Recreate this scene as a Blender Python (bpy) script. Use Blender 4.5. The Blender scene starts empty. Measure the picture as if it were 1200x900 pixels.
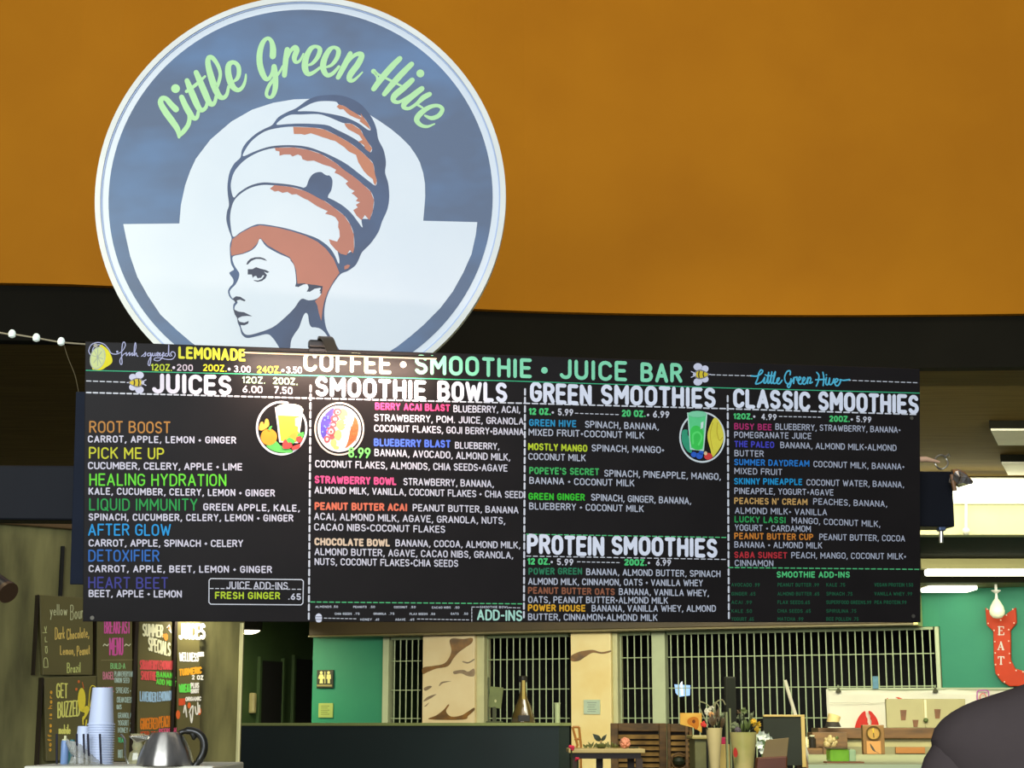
import bpy, bmesh, math, random
from mathutils import Vector as V3, Matrix, noise as mnoise
random.seed(7)
sc = bpy.context.scene
col = sc.collection
PI = math.pi
# ------------------------------------------------------------------ camera, world, lights, exposure
F_PX = 2000.0
PITCH = math.atan(400 / F_PX)
CAM = V3((0, 0, 1.4))
cd = bpy.data.cameras.new('camera'); cam = bpy.data.objects.new('camera', cd); col.objects.link(cam)
cd.sensor_width = 36; cd.lens = F_PX / 1200 * 36; cd.clip_start = .05; cd.clip_end = 200
cam.location = CAM; cam.rotation_euler = (PI / 2 + PITCH, 0, 0)
sc.camera = cam
w = bpy.data.worlds.new('world'); sc.world = w; w.use_nodes = True
bg = w.node_tree.nodes['Background']; bg.inputs[0].default_value = (.80, .88, 1.0, 1); bg.inputs[1].default_value = .20
sc.view_settings.view_transform = 'Standard'; sc.view_settings.look = 'None'
sc.view_settings.gamma = 1; sc.view_settings.use_curve_mapping = False
sc.view_settings.exposure = 0.0

def area(name, loc, target, sx, sy, power, color, spread=180):
    l = bpy.data.lights.new(name, 'AREA'); l.shape = 'RECTANGLE'; l.size = sx; l.size_y = sy
    l.energy = power; l.color = color; l.spread = math.radians(spread)
    o = bpy.data.objects.new(name, l); col.objects.link(o); o.location = loc
    o.rotation_euler = (V3(target) - V3(loc)).to_track_quat('-Z', 'Y').to_euler()
    return o
area('daylight_windows', (-2.5, -7, 4.2), (0, 7, 2.6), 10, 4.5, 1560, (.86, .93, 1.0))        # glazed front of the hall, behind the viewer
area('upper_hall_lamps', (1, 5.2, 7.2), (.5, 10.4, 4.6), 6, 1.5, 110, (1.0, .86, .66))         # hall lamps washing the painted bulkhead
area('dining_ceiling_lamps', (3.2, 16.9, 3.0), (3.2, 18.4, 0.8), 7, .8, 160, (1.0, .96, .70))   # fluorescent rows over the far dining area
area('dining_ceiling_lamps_left', (-2.2, 17.2, 3.0), (-2.2, 18.9, .8), 5, .8, 120, (1.0, .96, .72))
area('kitchen_lamp', (-2.6, 5.2, 3.2), (-1.9, 8.6, 1.5), 1.4, .6, 17, (1.0, .95, .62))        # lamp over the wall of chalk menus
area('front_counter_fill', (2.6, 10.9, 3.3), (2.6, 15.0, 1.0), 4.0, 1.0, 115, (1.0, .97, .76), 110)  # added fill, no fixture: lights the banner and back counter from the front

area('cafe_table_fill', (1.0, 7.4, 3.4), (1.2, 10.2, .9), 3.2, .6, 50, (1.0, .95, .72), 120)      # added fill hidden behind the board to brighten the display tables

# ------------------------------------------------------------------ projection helpers
_r = V3((1, 0, 0)); _u = V3((0, -math.sin(PITCH), math.cos(PITCH))); _f = V3((0, math.cos(PITCH), math.sin(PITCH)))
def ray(px, py): return _f + _r * ((px - 600) / F_PX) + _u * ((450 - py) / F_PX)
def at(px, py, Y):
    d = ray(px, py); return CAM + d * (Y / d.y)
class Fr:
    """a plane standing in the place: origin, across, up, out"""
    def __init__(s, O, U, V):
        s.O = V3(O); s.U = V3(U).normalized(); s.V = V3(V).normalized(); s.N = s.U.cross(s.V).normalized()
    def pt(s, u, v, n=0): return s.O + s.U * u + s.V * v + s.N * n
    def uv(s, px, py, n=0):
        d = ray(px, py); o = s.O + s.N * n; t = (o - CAM).dot(s.N) / d.dot(s.N); r = CAM + d * t - s.O
        return (r.dot(s.U), r.dot(s.V))
def flat(Y, x=0): return Fr((x, Y, 0), (1, 0, 0), (0, 0, 1))
def between(pxa, Ya, pxb, Yb):
    a = at(pxa, 850, Ya); b = at(pxb, 850, Yb); a.z = b.z = 0
    return Fr(a, b - a, (0, 0, 1))
def crop(x0, y0, s): return lambda pts: [(x0 + p[0] * s, y0 + p[1] * s) + tuple(q * s for q in p[2:]) for p in pts]

# ------------------------------------------------------------------ materials
def s2l(c):
    c = c / 255.0
    return c / 12.92 if c <= .04045 else ((c + .055) / 1.055) ** 2.4
MC = {}
def mat(name, rgb, rough=.6, metal=0, var=.10, scale=6, rgb2=None, emit=None, es=0, stretch=None, bump=0, alpha=1, spec=.5, detail=4, trans=0, ramp=(.35, .68)):
    if name in MC: return MC[name]
    m = bpy.data.materials.new(name); m.use_nodes = True; nt = m.node_tree; b = nt.nodes['Principled BSDF']
    c = [s2l(x) for x in rgb]
    c2 = [s2l(x) for x in rgb2] if rgb2 else [x * (1 - var) for x in c]
    tc = nt.nodes.new('ShaderNodeTexCoord'); mp = nt.nodes.new('ShaderNodeMapping'); no = nt.nodes.new('ShaderNodeTexNoise'); cr = nt.nodes.new('ShaderNodeValToRGB')
    nt.links.new(tc.outputs['Object'], mp.inputs[0]); nt.links.new(mp.outputs[0], no.inputs['Vector'])
    if stretch: mp.inputs['Scale'].default_value = stretch
    no.inputs['Scale'].default_value = scale; no.inputs['Detail'].default_value = detail
    cr.color_ramp.elements[0].color = (*c, 1); cr.color_ramp.elements[1].color = (*c2, 1)
    cr.color_ramp.elements[0].position = ramp[0]; cr.color_ramp.elements[1].position = ramp[1]
    nt.links.new(no.outputs['Fac'], cr.inputs[0]); nt.links.new(cr.outputs[0], b.inputs['Base Color'])
    b.inputs['Roughness'].default_value = rough; b.inputs['Metallic'].default_value = metal
    b.inputs['Specular IOR Level'].default_value = spec
    if bump:
        bp = nt.nodes.new('ShaderNodeBump'); bp.inputs['Strength'].default_value = bump; bp.inputs['Distance'].default_value = .01
        nt.links.new(no.outputs['Fac'], bp.inputs['Height']); nt.links.new(bp.outputs[0], b.inputs['Normal'])
    if emit:
        b.inputs['Emission Color'].default_value = (*[s2l(x) for x in emit], 1); b.inputs['Emission Strength'].default_value = es
    b.inputs['Alpha'].default_value = alpha
    b.inputs['Transmission Weight'].default_value = trans
    MC[name] = m
    return m
def paint(rgb): return mat('marker_paint_%02x%02x%02x' % rgb, rgb, .55, var=.08, scale=30, spec=.3)

# ------------------------------------------------------------------ mesh builder
def cr_spline(pts, closed=False, sub=5):
    n = len(pts); out = []
    if n < 3: return [tuple(p) for p in pts]
    rng = range(n) if closed else range(n - 1)
    for i in rng:
        if closed: p0, p1, p2, p3 = pts[(i - 1) % n], pts[i], pts[(i + 1) % n], pts[(i + 2) % n]
        else: p0, p1, p2, p3 = pts[max(i - 1, 0)], pts[i], pts[i + 1], pts[min(i + 2, n - 1)]
        for k in range(sub):
            t = k / sub
            out.append(tuple(.5 * (2 * b + (c - a) * t + (2 * a - 5 * b + 4 * c - d) * t * t + (3 * b - a - 3 * c + d) * t ** 3) for a, b, c, d in zip(p0, p1, p2, p3)))
    if not closed: out.append(tuple(pts[-1]))
    return out
def ell(cx, cy, rx, ry, n=24, rot=0, a0=0, a1=360):
    c, s = math.cos(math.radians(rot)), math.sin(math.radians(rot)); o = []
    full = abs(a1 - a0) >= 360
    for i in range(n if full else n + 1):
        a = math.radians(a0 + (a1 - a0) * i / n); x, y = rx * math.cos(a), ry * math.sin(a)
        o.append((cx + x * c - y * s, cy + x * s + y * c))
    return o
class MB:
    def __init__(s): s.v = []; s.f = []; s.m = []; s.c = 0
    def add(s, vs, fs, m=0):
        k = len(s.v); s.v += [V3(p) for p in vs]; s.f += [tuple(i + k for i in f) for f in fs]; s.m += [m] * len(fs); return s
    def hexa(s, p, m=0): return s.add(p, [(0, 3, 2, 1), (4, 5, 6, 7), (0, 1, 5, 4), (1, 2, 6, 5), (2, 3, 7, 6), (3, 0, 4, 7)], m)
    def box(s, fr, u0, u1, v0, v1, n0, n1, m=0):
        if u0 > u1: u0, u1 = u1, u0
        if v0 > v1: v0, v1 = v1, v0
        return s.hexa([fr.pt(u0, v0, n0), fr.pt(u1, v0, n0), fr.pt(u1, v1, n0), fr.pt(u0, v1, n0), fr.pt(u0, v0, n1), fr.pt(u1, v0, n1), fr.pt(u1, v1, n1), fr.pt(u0, v1, n1)], m)
    def pbox(s, fr, x0, y0, x1, y1, n0, n1, m=0):       # a box whose front face covers these picture points when seen on this plane
        a = fr.uv(x0, y1, n1); b = fr.uv(x1, y0, n1); return s.box(fr, a[0], b[0], a[1], b[1], n0, n1, m)
    def bw(s, x0, x1, y0, y1, z0, z1, m=0):
        return s.hexa([(x0, y1, z0), (x1, y1, z0), (x1, y1, z1), (x0, y1, z1), (x0, y0, z0), (x1, y0, z0), (x1, y0, z1), (x0, y0, z1)], m)
    def poly(s, fr, uv, n, m=0): return s.add([fr.pt(a[0], a[1], n) for a in uv], [tuple(range(len(uv)))], m)
    def ppoly(s, fr, px, n, m=0): return s.poly(fr, [fr.uv(p[0], p[1], n) for p in px], n, m)
    def prism(s, fr, uv, n0, n1, m=0):
        k = len(uv); A = sum(uv[i][0] * uv[(i + 1) % k][1] - uv[(i + 1) % k][0] * uv[i][1] for i in range(k))
        if A < 0: uv = uv[::-1]
        vs = [fr.pt(a[0], a[1], n0) for a in uv] + [fr.pt(a[0], a[1], n1) for a in uv]
        return s.add(vs, [tuple(range(k - 1, -1, -1)), tuple(range(k, 2 * k))] + [(i, (i + 1) % k, k + (i + 1) % k, k + i) for i in range(k)], m)
    def pprism(s, fr, px, n0, n1, m=0): return s.prism(fr, [fr.uv(p[0], p[1], n1) for p in px], n0, n1, m)
    def ring(s, fr, cu, cv, r0, r1, n0, n1, seg=96, m=0):
        vs = []; fs = []
        for i in range(seg):
            a = 2 * PI * i / seg; c, q = math.cos(a), math.sin(a)
            vs += [fr.pt(cu + r0 * c, cv + r0 * q, n0), fr.pt(cu + r1 * c, cv + r1 * q, n0), fr.pt(cu + r1 * c, cv + r1 * q, n1), fr.pt(cu + r0 * c, cv + r0 * q, n1)]
            j = (i + 1) % seg
            for k in range(4): fs.append((4 * i + k, 4 * i + (k + 1) % 4, 4 * j + (k + 1) % 4, 4 * j + k))
        return s.add(vs, fs, m)
    def strk(s, fr, uv, w, n, m=0, seg=8):               # painted stroke: quads plus round joins, flat on the plane
        ws = w if isinstance(w, list) else [w] * len(uv)
        n0 = n
        for i in range(len(uv)):
            r = ws[i] / 2; s.c += 1; n = n0 + (s.c % 37) * 8e-6      # strokes overlap like layers of paint
            s.add([fr.pt(uv[i][0] + r * math.cos(2 * PI * k / seg), uv[i][1] + r * math.sin(2 * PI * k / seg), n) for k in range(seg)], [tuple(range(seg))], m)
            if i:
                a, b = uv[i - 1], uv[i]; dx, dy = b[0] - a[0], b[1] - a[1]; L = math.hypot(dx, dy)
                if L < 1e-7: continue
                x, y = -dy / L, dx / L; ra = ws[i - 1] / 2; s.c += 1; n = n0 + (s.c % 37) * 8e-6
                s.add([fr.pt(a[0] - x * ra, a[1] - y * ra, n), fr.pt(b[0] - x * r, b[1] - y * r, n), fr.pt(b[0] + x * r, b[1] + y * r, n), fr.pt(a[0] + x * ra, a[1] + y * ra, n)], [(0, 1, 2, 3)], m)
        return s
    def pstrk(s, fr, px, w, n, m=0, smooth=False, sub=4, closed=False):  # points (x, y[, w]) in picture pixels on the plane
        pts = [tuple(p) + ((w,) if len(p) == 2 else ()) for p in px]
        if smooth: pts = cr_spline(pts, closed, sub)
        if closed: pts = pts + [pts[0]]
        a = fr.uv(pts[0][0], pts[0][1]); b = fr.uv(pts[0][0], pts[0][1] - 10); k = math.hypot(a[0] - b[0], a[1] - b[1]) / 10
        return s.strk(fr, [fr.uv(p[0], p[1]) for p in pts], [max(p[2], .3) * k for p in pts], n, m)
    def tube(s, P, r, seg=8, m=0, cap=True):
        P = [V3(p) for p in P]; rs = r if isinstance(r, list) else [r] * len(P); vs = []; fs = []
        up = V3((0, 0, 1)); prev = None
        for i, p in enumerate(P):
            t = (P[min(i + 1, len(P) - 1)] - P[max(i - 1, 0)]).normalized()
            if prev is None: x = t.cross(up if abs(t.z) < .9 else V3((1, 0, 0))).normalized()
            else: x = (prev - t * prev.dot(t)).normalized()
            prev = x; y = t.cross(x)
            vs += [p + (x * math.cos(2 * PI * k / seg) + y * math.sin(2 * PI * k / seg)) * rs[i] for k in range(seg)]
        for i in range(len(P) - 1):
            for k in range(seg): a = i * seg + k; b = i * seg + (k + 1) % seg; fs.append((a, b, b + seg, a + seg))
        if cap: fs += [tuple(range(seg - 1, -1, -1)), tuple(range((len(P) - 1) * seg, len(P) * seg))]
        return s.add(vs, fs, m)
    def lathe(s, c, prof, seg=24, m=0, sx=1, sy=1):
        c = V3(c); vs = []; fs = []
        for r, z in prof: vs += [c + V3((r * sx * math.cos(2 * PI * k / seg), r * sy * math.sin(2 * PI * k / seg), z)) for k in range(seg)]
        for i in range(len(prof) - 1):
            for k in range(seg): a = i * seg + k; b = i * seg + (k + 1) % seg; fs.append((a, b, b + seg, a + seg))
        if prof[0][0] > 1e-4: fs.append(tuple(range(seg - 1, -1, -1)))
        if prof[-1][0] > 1e-4: fs.append(tuple(range((len(prof) - 1) * seg, len(prof) * seg)))
        return s.add(vs, fs, m)
    def ball(s, c, rx, ry=None, rz=None, seg=14, m=0):
        ry = ry or rx; rz = rz or rx; h = seg // 2
        return s.lathe(c, [(math.sin(PI * i / h) * rx + 1e-5, -math.cos(PI * i / h) * rz) for i in range(h + 1)], seg, m, 1, ry / rx)
    def build(s, name, mats, parent=None, smooth=False, label=None, cat=None, group=None, kind=None, bevel=0, origin=None):
        me = bpy.data.meshes.new(name); o = bpy.data.objects.new(name, me); col.objects.link(o)
        org = WO.get(parent.name, V3((0, 0, 0))) if parent else (V3(origin) if origin else V3((0, 0, 0)))
        if parent is None and origin is None and s.v:
            lo = V3([min(p[i] for p in s.v) for i in range(3)]); hi = V3([max(p[i] for p in s.v) for i in range(3)])
            org = V3(((lo.x + hi.x) / 2, (lo.y + hi.y) / 2, lo.z))
        me.from_pydata([tuple(p - org) for p in s.v], [], s.f)
        if not isinstance(mats, (list, tuple)): mats = [mats]
        for m in mats: me.materials.append(m)
        me.polygons.foreach_set('material_index', s.m); me.update()
        if smooth:
            me.polygons.foreach_set('use_smooth', [True] * len(s.f))
            try: me.set_sharp_from_angle(angle=math.radians(42))
            except Exception: pass
        WO[o.name] = org
        if parent: o.parent = parent
        else: o.location = org
        if bevel:
            b = o.modifiers.new('bevel', 'BEVEL'); b.width = bevel; b.segments = 2; b.limit_method = 'ANGLE'
        return tag(o, label, cat, group, kind)
WO = {}
def tag(o, label=None, cat=None, group=None, kind=None):
    if label: o['label'] = label
    if cat: o['category'] = cat
    if group: o['group'] = group
    if kind: o['kind'] = kind
    return o
def thing(name, label, cat, loc, group=None):
    o = bpy.data.objects.new(name, None); col.objects.link(o); o.location = V3(loc); WO[o.name] = V3(loc); o.empty_display_size = .1
    return tag(o, label, cat, group)
def dup(o, parent, loc):
    c = o.copy(); col.objects.link(c); c.parent = parent; c.location = loc; return c

# ------------------------------------------------------------------ stroke lettering
def ar(cx, cy, rx, ry, a0, a1, n=6): return [(cx + rx * math.cos(math.radians(a0 + (a1 - a0) * i / n)), cy + ry * math.sin(math.radians(a0 + (a1 - a0) * i / n))) for i in range(n + 1)]
G = {
 'A': (.58, [[(0, 0), (.29, 1), (.58, 0)], [(.1, .32), (.48, .32)]]),
 'B': (.54, [[(0, 0), (0, 1), (.27, 1)] + ar(.27, .77, .23, .23, 90, -90) + [(0, .54)], [(.27, .54)] + ar(.28, .27, .26, .27, 90, -90) + [(0, 0)]]),
 'C': (.52, [ar(.27, .72, .27, .28, 20, 180) + ar(.27, .28, .27, .28, 180, 340)]),
 'D': (.54, [[(0, 0), (0, 1), (.2, 1)] + ar(.2, .66, .34, .34, 90, 0) + ar(.2, .34, .34, .34, 0, -90) + [(0, 0)]]),
 'E': (.46, [[(.46, 1), (0, 1), (0, 0), (.46, 0)], [(0, .52), (.4, .52)]]),
 'F': (.44, [[(.46, 1), (0, 1), (0, 0)], [(0, .5), (.4, .5)]]),
 'G': (.54, [ar(.27, .72, .27, .28, 20, 180) + ar(.27, .28, .27, .28, 180, 360) + [(.54, .48), (.3, .48)]]),
 'H': (.52, [[(0, 0), (0, 1)], [(.52, 0), (.52, 1)], [(0, .52), (.52, .52)]]),
 'I': (.02, [[(.01, 0), (.01, 1)]]),
 'J': (.42, [[(.42, 1), (.42, .24)] + ar(.2, .22, .22, .22, 0, -160)]),
 'K': (.52, [[(0, 0), (0, 1)], [(.5, 1), (0, .42)], [(.17, .6), (.52, 0)]]),
 'L': (.42, [[(0, 1), (0, 0), (.42, 0)]]),
 'M': (.66, [[(0, 0), (0, 1), (.33, .35), (.66, 1), (.66, 0)]]),
 'N': (.54, [[(0, 0), (0, 1), (.54, 0), (.54, 1)]]),
 'O': (.54, [ar(.27, .72, .27, .28, 0, 180) + ar(.27, .28, .27, .28, 180, 360) + [(.54, .72)]]),
 'P': (.5, [[(0, 0), (0, 1), (.26, 1)] + ar(.26, .73, .25, .27, 90, -90) + [(0, .46)]]),
 'Q': (.54, [ar(.27, .72, .27, .28, 0, 180) + ar(.27, .28, .27, .28, 180, 360) + [(.54, .72)], [(.34, .2), (.58, -.05)]]),
 'R': (.52, [[(0, 0), (0, 1), (.26, 1)] + ar(.26, .75, .25, .25, 90, -90) + [(0, .5)], [(.26, .5), (.52, 0)]]),
 'S': (.5, [ar(.25, .75, .24, .25, 25, 270, 8) + ar(.25, .25, .25, .25, 90, -155, 8)]),
 'T': (.5, [[(0, 1), (.5, 1)], [(.25, 1), (.25, 0)]]),
 'U': (.52, [[(0, 1), (0, .27)] + ar(.26, .27, .26, .27, 180, 360) + [(.52, 1)]]),
 'V': (.54, [[(0, 1), (.27, 0), (.54, 1)]]),
 'W': (.8, [[(0, 1), (.2, 0), (.4, .8), (.6, 0), (.8, 1)]]),
 'X': (.52, [[(0, 1), (.52, 0)], [(.52, 1), (0, 0)]]),
 'Y': (.52, [[(0, 1), (.26, .48), (.52, 1)], [(.26, .48), (.26, 0)]]),
 'Z': (.48, [[(0, 1), (.48, 1), (0, 0), (.48, 0)]]),
 '0': (.46, [ar(.23, .72, .23, .28, 0, 180) + ar(.23, .28, .23, .28, 180, 360) + [(.46, .72)]]),
 '1': (.18, [[(0, .8), (.17, 1), (.17, 0)]]),
 '2': (.46, [ar(.23, .75, .23, .25, 160, -25) + [(0, 0), (.46, 0)]]),
 '3': (.46, [ar(.22, .76, .22, .24, 150, -90) + ar(.22, .26, .24, .26, 90, -150)]),
 '4': (.48, [[(.36, 0), (.36, 1), (0, .3), (.48, .3)]]),
 '5': (.46, [[(.42, 1), (.04, 1), (.02, .55)] + ar(.22, .3, .24, .3, 120, -150)]),
 '6': (.46, [[(.36, 1), (.06, .5)] + ar(.23, .27, .23, .27, 150, -210, 10)]),
 '7': (.44, [[(0, 1), (.44, 1), (.12, 0)]]),
 '8': (.46, [ar(.23, .77, .2, .23, -90, 270, 10), ar(.23, .27, .23, .27, 90, 450, 10)]),
 '9': (.46, [ar(.23, .71, .23, .28, -30, 330, 10) + [(.12, 0)]]),
 '.': (.04, [[(.02, 0), (.03, .02)]]), ',': (.08, [[(.08, .06), (0, -.16)]]),
 '+': (.22, [[(0, .42), (.22, .42)], [(.11, .30), (.11, .54)]]), '-': (.24, [[(0, .48), (.24, .48)]]),
 "'": (.05, [[(.05, 1), (.03, .82)]]), ' ': (.26, []), '~': (.5, [[(0, .4), (.12, .6), (.25, .5), (.38, .4), (.5, .6)]]),
 'a': (.4, [ar(.2, .25, .2, .25, 30, 390, 8), [(.4, .5), (.4, 0)]]), 'b': (.4, [[(0, 1), (0, 0)], ar(.2, .25, .2, .25, 180, 540, 8)]),
 'c': (.36, [ar(.2, .25, .2, .25, 40, 320, 7)]), 'd': (.4, [ar(.2, .25, .2, .25, 0, 360, 8), [(.4, 1), (.4, 0)]]),
 'e': (.4, [[(0, .26), (.4, .28)] + ar(.2, .25, .2, .25, 10, 320, 8)]), 'h': (.38, [[(0, 0), (0, 1)], [(0, .3)] + ar(.19, .3, .19, .2, 180, 0, 5) + [(.38, 0)]]),
 'i': (.04, [[(.02, 0), (.02, .5)], [(.02, .68), (.03, .7)]]), 'k': (.36, [[(0, 0), (0, 1)], [(.34, .5), (0, .2)], [(.1, .28), (.36, 0)]]),
 'l': (.04, [[(.02, 0), (.02, 1)]]), 'm': (.6, [[(0, 0), (0, .5)], [(0, .35)] + ar(.15, .35, .15, .15, 180, 0, 4) + [(.3, 0)], [(.3, .35)] + ar(.45, .35, .15, .15, 180, 0, 4) + [(.6, 0)]]),
 'n': (.36, [[(0, 0), (0, .5)], [(0, .3)] + ar(.18, .3, .18, .2, 180, 0, 5) + [(.36, 0)]]), 'o': (.4, [ar(.2, .25, .2, .25, 0, 360, 8)]),
 'r': (.26, [[(0, 0), (0, .5)], [(0, .3)] + ar(.15, .33, .14, .17, 170, 30, 4)]), 's': (.3, [ar(.15, .38, .14, .12, 30, 270, 5) + ar(.15, .13, .15, .13, 90, -150, 5)]),
 't': (.28, [[(.12, .85), (.12, .1), (.26, 0)], [(0, .55), (.26, .55)]]), 'u': (.36, [[(0, .5), (0, .2)] + ar(.18, .2, .18, .2, 180, 360, 5), [(.36, .5), (.36, 0)]]),
 'f': (.26, [ar(.2, .82, .1, .18, 60, 180, 4) + [(.1, 0)], [(0, .5), (.24, .5)]]),
 'w': (.56, [[(0, .5), (.14, 0), (.28, .45), (.42, 0), (.56, .5)]]), 'y': (.38, [[(0, .5), (.19, 0)], [(.38, .5), (.06, -.4)]]), 'z': (.34, [[(0, .5), (.34, .5), (0, 0), (.34, 0)]]),
}
def text_w(t, g=.2):
    x = 0
    for ch in t: x += G[ch][0] + (g if ch != ' ' else g / 2)
    return x - g
def T(mb, fr, n, t, x0, y0, x1, y1, cap, w, m=0, vert=False):
    """letters from (x0,y0) to (x1,y1) along the baseline, in picture pixels on the plane"""
    xm, ym = (x0 + x1) / 2, (y0 + y1) / 2
    a = fr.uv(x0, y0); b = fr.uv(x1, y1)
    dx, dy = x1 - x0, y1 - y0; L = math.hypot(dx, dy)
    q = (xm + dy / L * cap, ym - dx / L * cap) if vert else (xm, ym - cap)
    c0 = fr.uv(xm, ym); c1 = fr.uv(*q); up = (c1[0] - c0[0], c1[1] - c0[1]); k = math.hypot(*up) / cap
    g = .27 if w / cap < .175 else .33
    wd = text_w(t, g); ex, ey = (b[0] - a[0]) / wd, (b[1] - a[1]) / wd
    ins = w / cap * .5
    x = 0
    for ch in t:
        gw, ss = G[ch]
        jx = random.uniform(-.012, .012); jy = random.uniform(-.015, .015)
        for st in ss:
            pts = []
            for gx, gy in st:
                gy = ins + gy * (1 - 2 * ins) + jy; X = x + gx + jx
                pts.append((a[0] + ex * X + up[0] * gy, a[1] + ey * X + up[1] * gy))
            mb.strk(fr, pts, w * k, n, m, 6)
        x += gw + (g if ch != ' ' else g / 2)
    return mb
def dashes(mb, fr, n, pts, w, on=5, off=3.3, m=0):
    for (xa, ya), (xb, yb) in zip(pts, pts[1:]):
        L = math.hypot(xb - xa, yb - ya); k = max(1, round(L / (on + off)))
        for i in range(k):
            t0 = i / k; t1 = t0 + on / (on + off) / k
            mb.pstrk(fr, [(xa + (xb - xa) * t0, ya + (yb - ya) * t0), (xa + (xb - xa) * t1, ya + (yb - ya) * t1)], w, n, m)
    return mb
def onz(px, py, z):
    d = ray(px, py); return CAM + d * ((z - CAM.z) / d.z)

# ================================================================== SETTING
M_orange = mat('ochre_wall_paint', (186, 120, 12), .7, rgb2=(178, 113, 9), scale=1.3, bump=.05, spec=.15)
M_fascia = mat('black_fascia_paint', (26, 24, 16), .8, var=.3, scale=1.2, spec=.1)
M_ceil = mat('brown_ceiling_boards', (116, 98, 50), .8, rgb2=(98, 82, 40), spec=.1, scale=3, stretch=(.6, 9, 1))
M_ivory = mat('ivory_paint', (226, 222, 168), .6, var=.05)
M_dark = mat('near_black_olive_paint', (22, 22, 13), .85, var=.2, spec=.1)  # even near-black tone for the lowered ceiling and small fittings
M_beige = mat('beige_ceiling_paint', (124, 120, 76), .7, var=.12, scale=2)
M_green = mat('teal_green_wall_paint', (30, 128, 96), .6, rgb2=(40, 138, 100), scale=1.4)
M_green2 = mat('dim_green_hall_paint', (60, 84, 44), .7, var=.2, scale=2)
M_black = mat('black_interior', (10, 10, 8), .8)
M_floor = mat('grey_floor_tiles', (110, 104, 92), .5, var=.2, scale=2)
M_olive = mat('olive_plaster', (128, 124, 76), .6, rgb2=(62, 60, 32), scale=2.6, stretch=(2.2, 2.2, .5), detail=6, ramp=(.38, .66))
M_tube = mat('fluorescent_tube_glow', (255, 255, 235), .5, emit=(255, 255, 225), es=2.6)
M_white = mat('white_satin_paint', (232, 232, 222), .45, var=.05)

curve = cr_spline([(-900, 318), (-550, 322), (-260, 327), (-150, 329), (0, 331.5), (130, 335), (350, 350), (558, 362), (720, 367), (900, 369), (1050, 369), (1200, 367.5), (1350, 364), (1460, 361), (1800, 352)], sub=3)
ZB = 1.4 + 2.53
cp = [onz(x, y, ZB) for x, y in curve]
mb = MB()
for a, b in zip(cp, cp[1:]):
    mb.hexa([(b.x, b.y + .25, ZB), (a.x, a.y + .25, ZB), (a.x, a.y + .25, 8.2), (b.x, b.y + .25, 8.2), (b.x, b.y, ZB), (a.x, a.y, ZB), (a.x, a.y, 8.2), (b.x, b.y, 8.2)][::1])
o = mb.build('wall_upper', M_orange, kind='structure', smooth=True, label='curved ochre bulkhead wall above the food counter')
mb = MB()
for a, b in zip(cp, cp[1:]):
    mb.add([(a.x, a.y + .05, ZB - .002), (b.x, b.y + .05, ZB - .002), (b.x, b.y + .05, 3.6), (a.x, a.y + .05, 3.6), (a.x, a.y + .16, ZB - .002), (b.x, b.y + .16, ZB - .002), (b.x, b.y + .16, 3.6), (a.x, a.y + .16, 3.6)],
           [(0, 1, 2, 3), (7, 6, 5, 4), (3, 2, 6, 7), (0, 4, 5, 1)])
mb.build('trim_1', M_fascia, kind='structure', label='black recessed band under the ochre bulkhead')
mb = MB()
for a, b in zip(cp, cp[1:]):
    mb.add([(a.x, a.y + .17, 3.6), (b.x, b.y + .17, 3.6), (b.x * 1.5, 15.3, 3.6), (a.x * 1.5, 15.3, 3.6), (a.x, a.y + .17, 3.7), (b.x, b.y + .17, 3.7), (b.x * 1.5, 15.3, 3.7), (a.x * 1.5, 15.3, 3.7)],
           [(0, 3, 2, 1), (4, 5, 6, 7)])
mb.build('ceiling', M_ceil, kind='structure', label='brown boarded ceiling with recessed panels')
mb = MB(); mb.bw(-9, 9, 15.3, 15.5, 3.08, 3.7); mb.build('trim_2', M_ivory, kind='structure', label='ivory drop face below the bright strip light')
mb = MB(); mb.bw(-9, 9, 15.5, 17.9, 3.08, 3.18); mb.build('ceiling', M_dark, kind='structure', label='dark lowered ceiling strip')
mb = MB(); mb.bw(-9, 9, 17.9, 18.0, 2.87, 3.08); mb.build('trim_8', M_dark, kind='structure', label='dark step down to the far ceiling')
mb = MB(); mb.bw(-9, 9, 18.0, 27, 2.87, 2.97); mb.build('ceiling', M_beige, kind='structure', label='beige far ceiling over the dining area')
mb = MB(); mb.bw(-12, 12, -9, 30, -.1, 0); mb.build('floor', M_floor, kind='structure', label='grey floor')

FW = between(450, 21.3, 1100, 18.9)        # the far wall
def fwz(mb, x0, x1, z0, z1, n0, n1, m=0):
    a = FW.uv(x0, 800, 0)[0]; b = FW.uv(x1, 800, 0)[0]; return mb.box(FW, a, b, z0, z1, n0, n1, m)
mb = MB(); fwz(mb, 366, 450, 0, 2.95, -.15, 0); mb.build('wall_back', M_green, kind='structure', label='teal green wall with the restroom sign')
mb = MB(); fwz(mb, 1104.3, 1420, 0, 2.95, -.15, 0); mb.build('wall_back', M_green, kind='structure', label='teal green wall behind the red arrow sign')
mb = MB(); fwz(mb, 450, 1104.25, 2.465, 2.95, -.15, 0); mb.build('wall_back', M_green, kind='structure', label='green wall band above the shop grilles')
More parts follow.
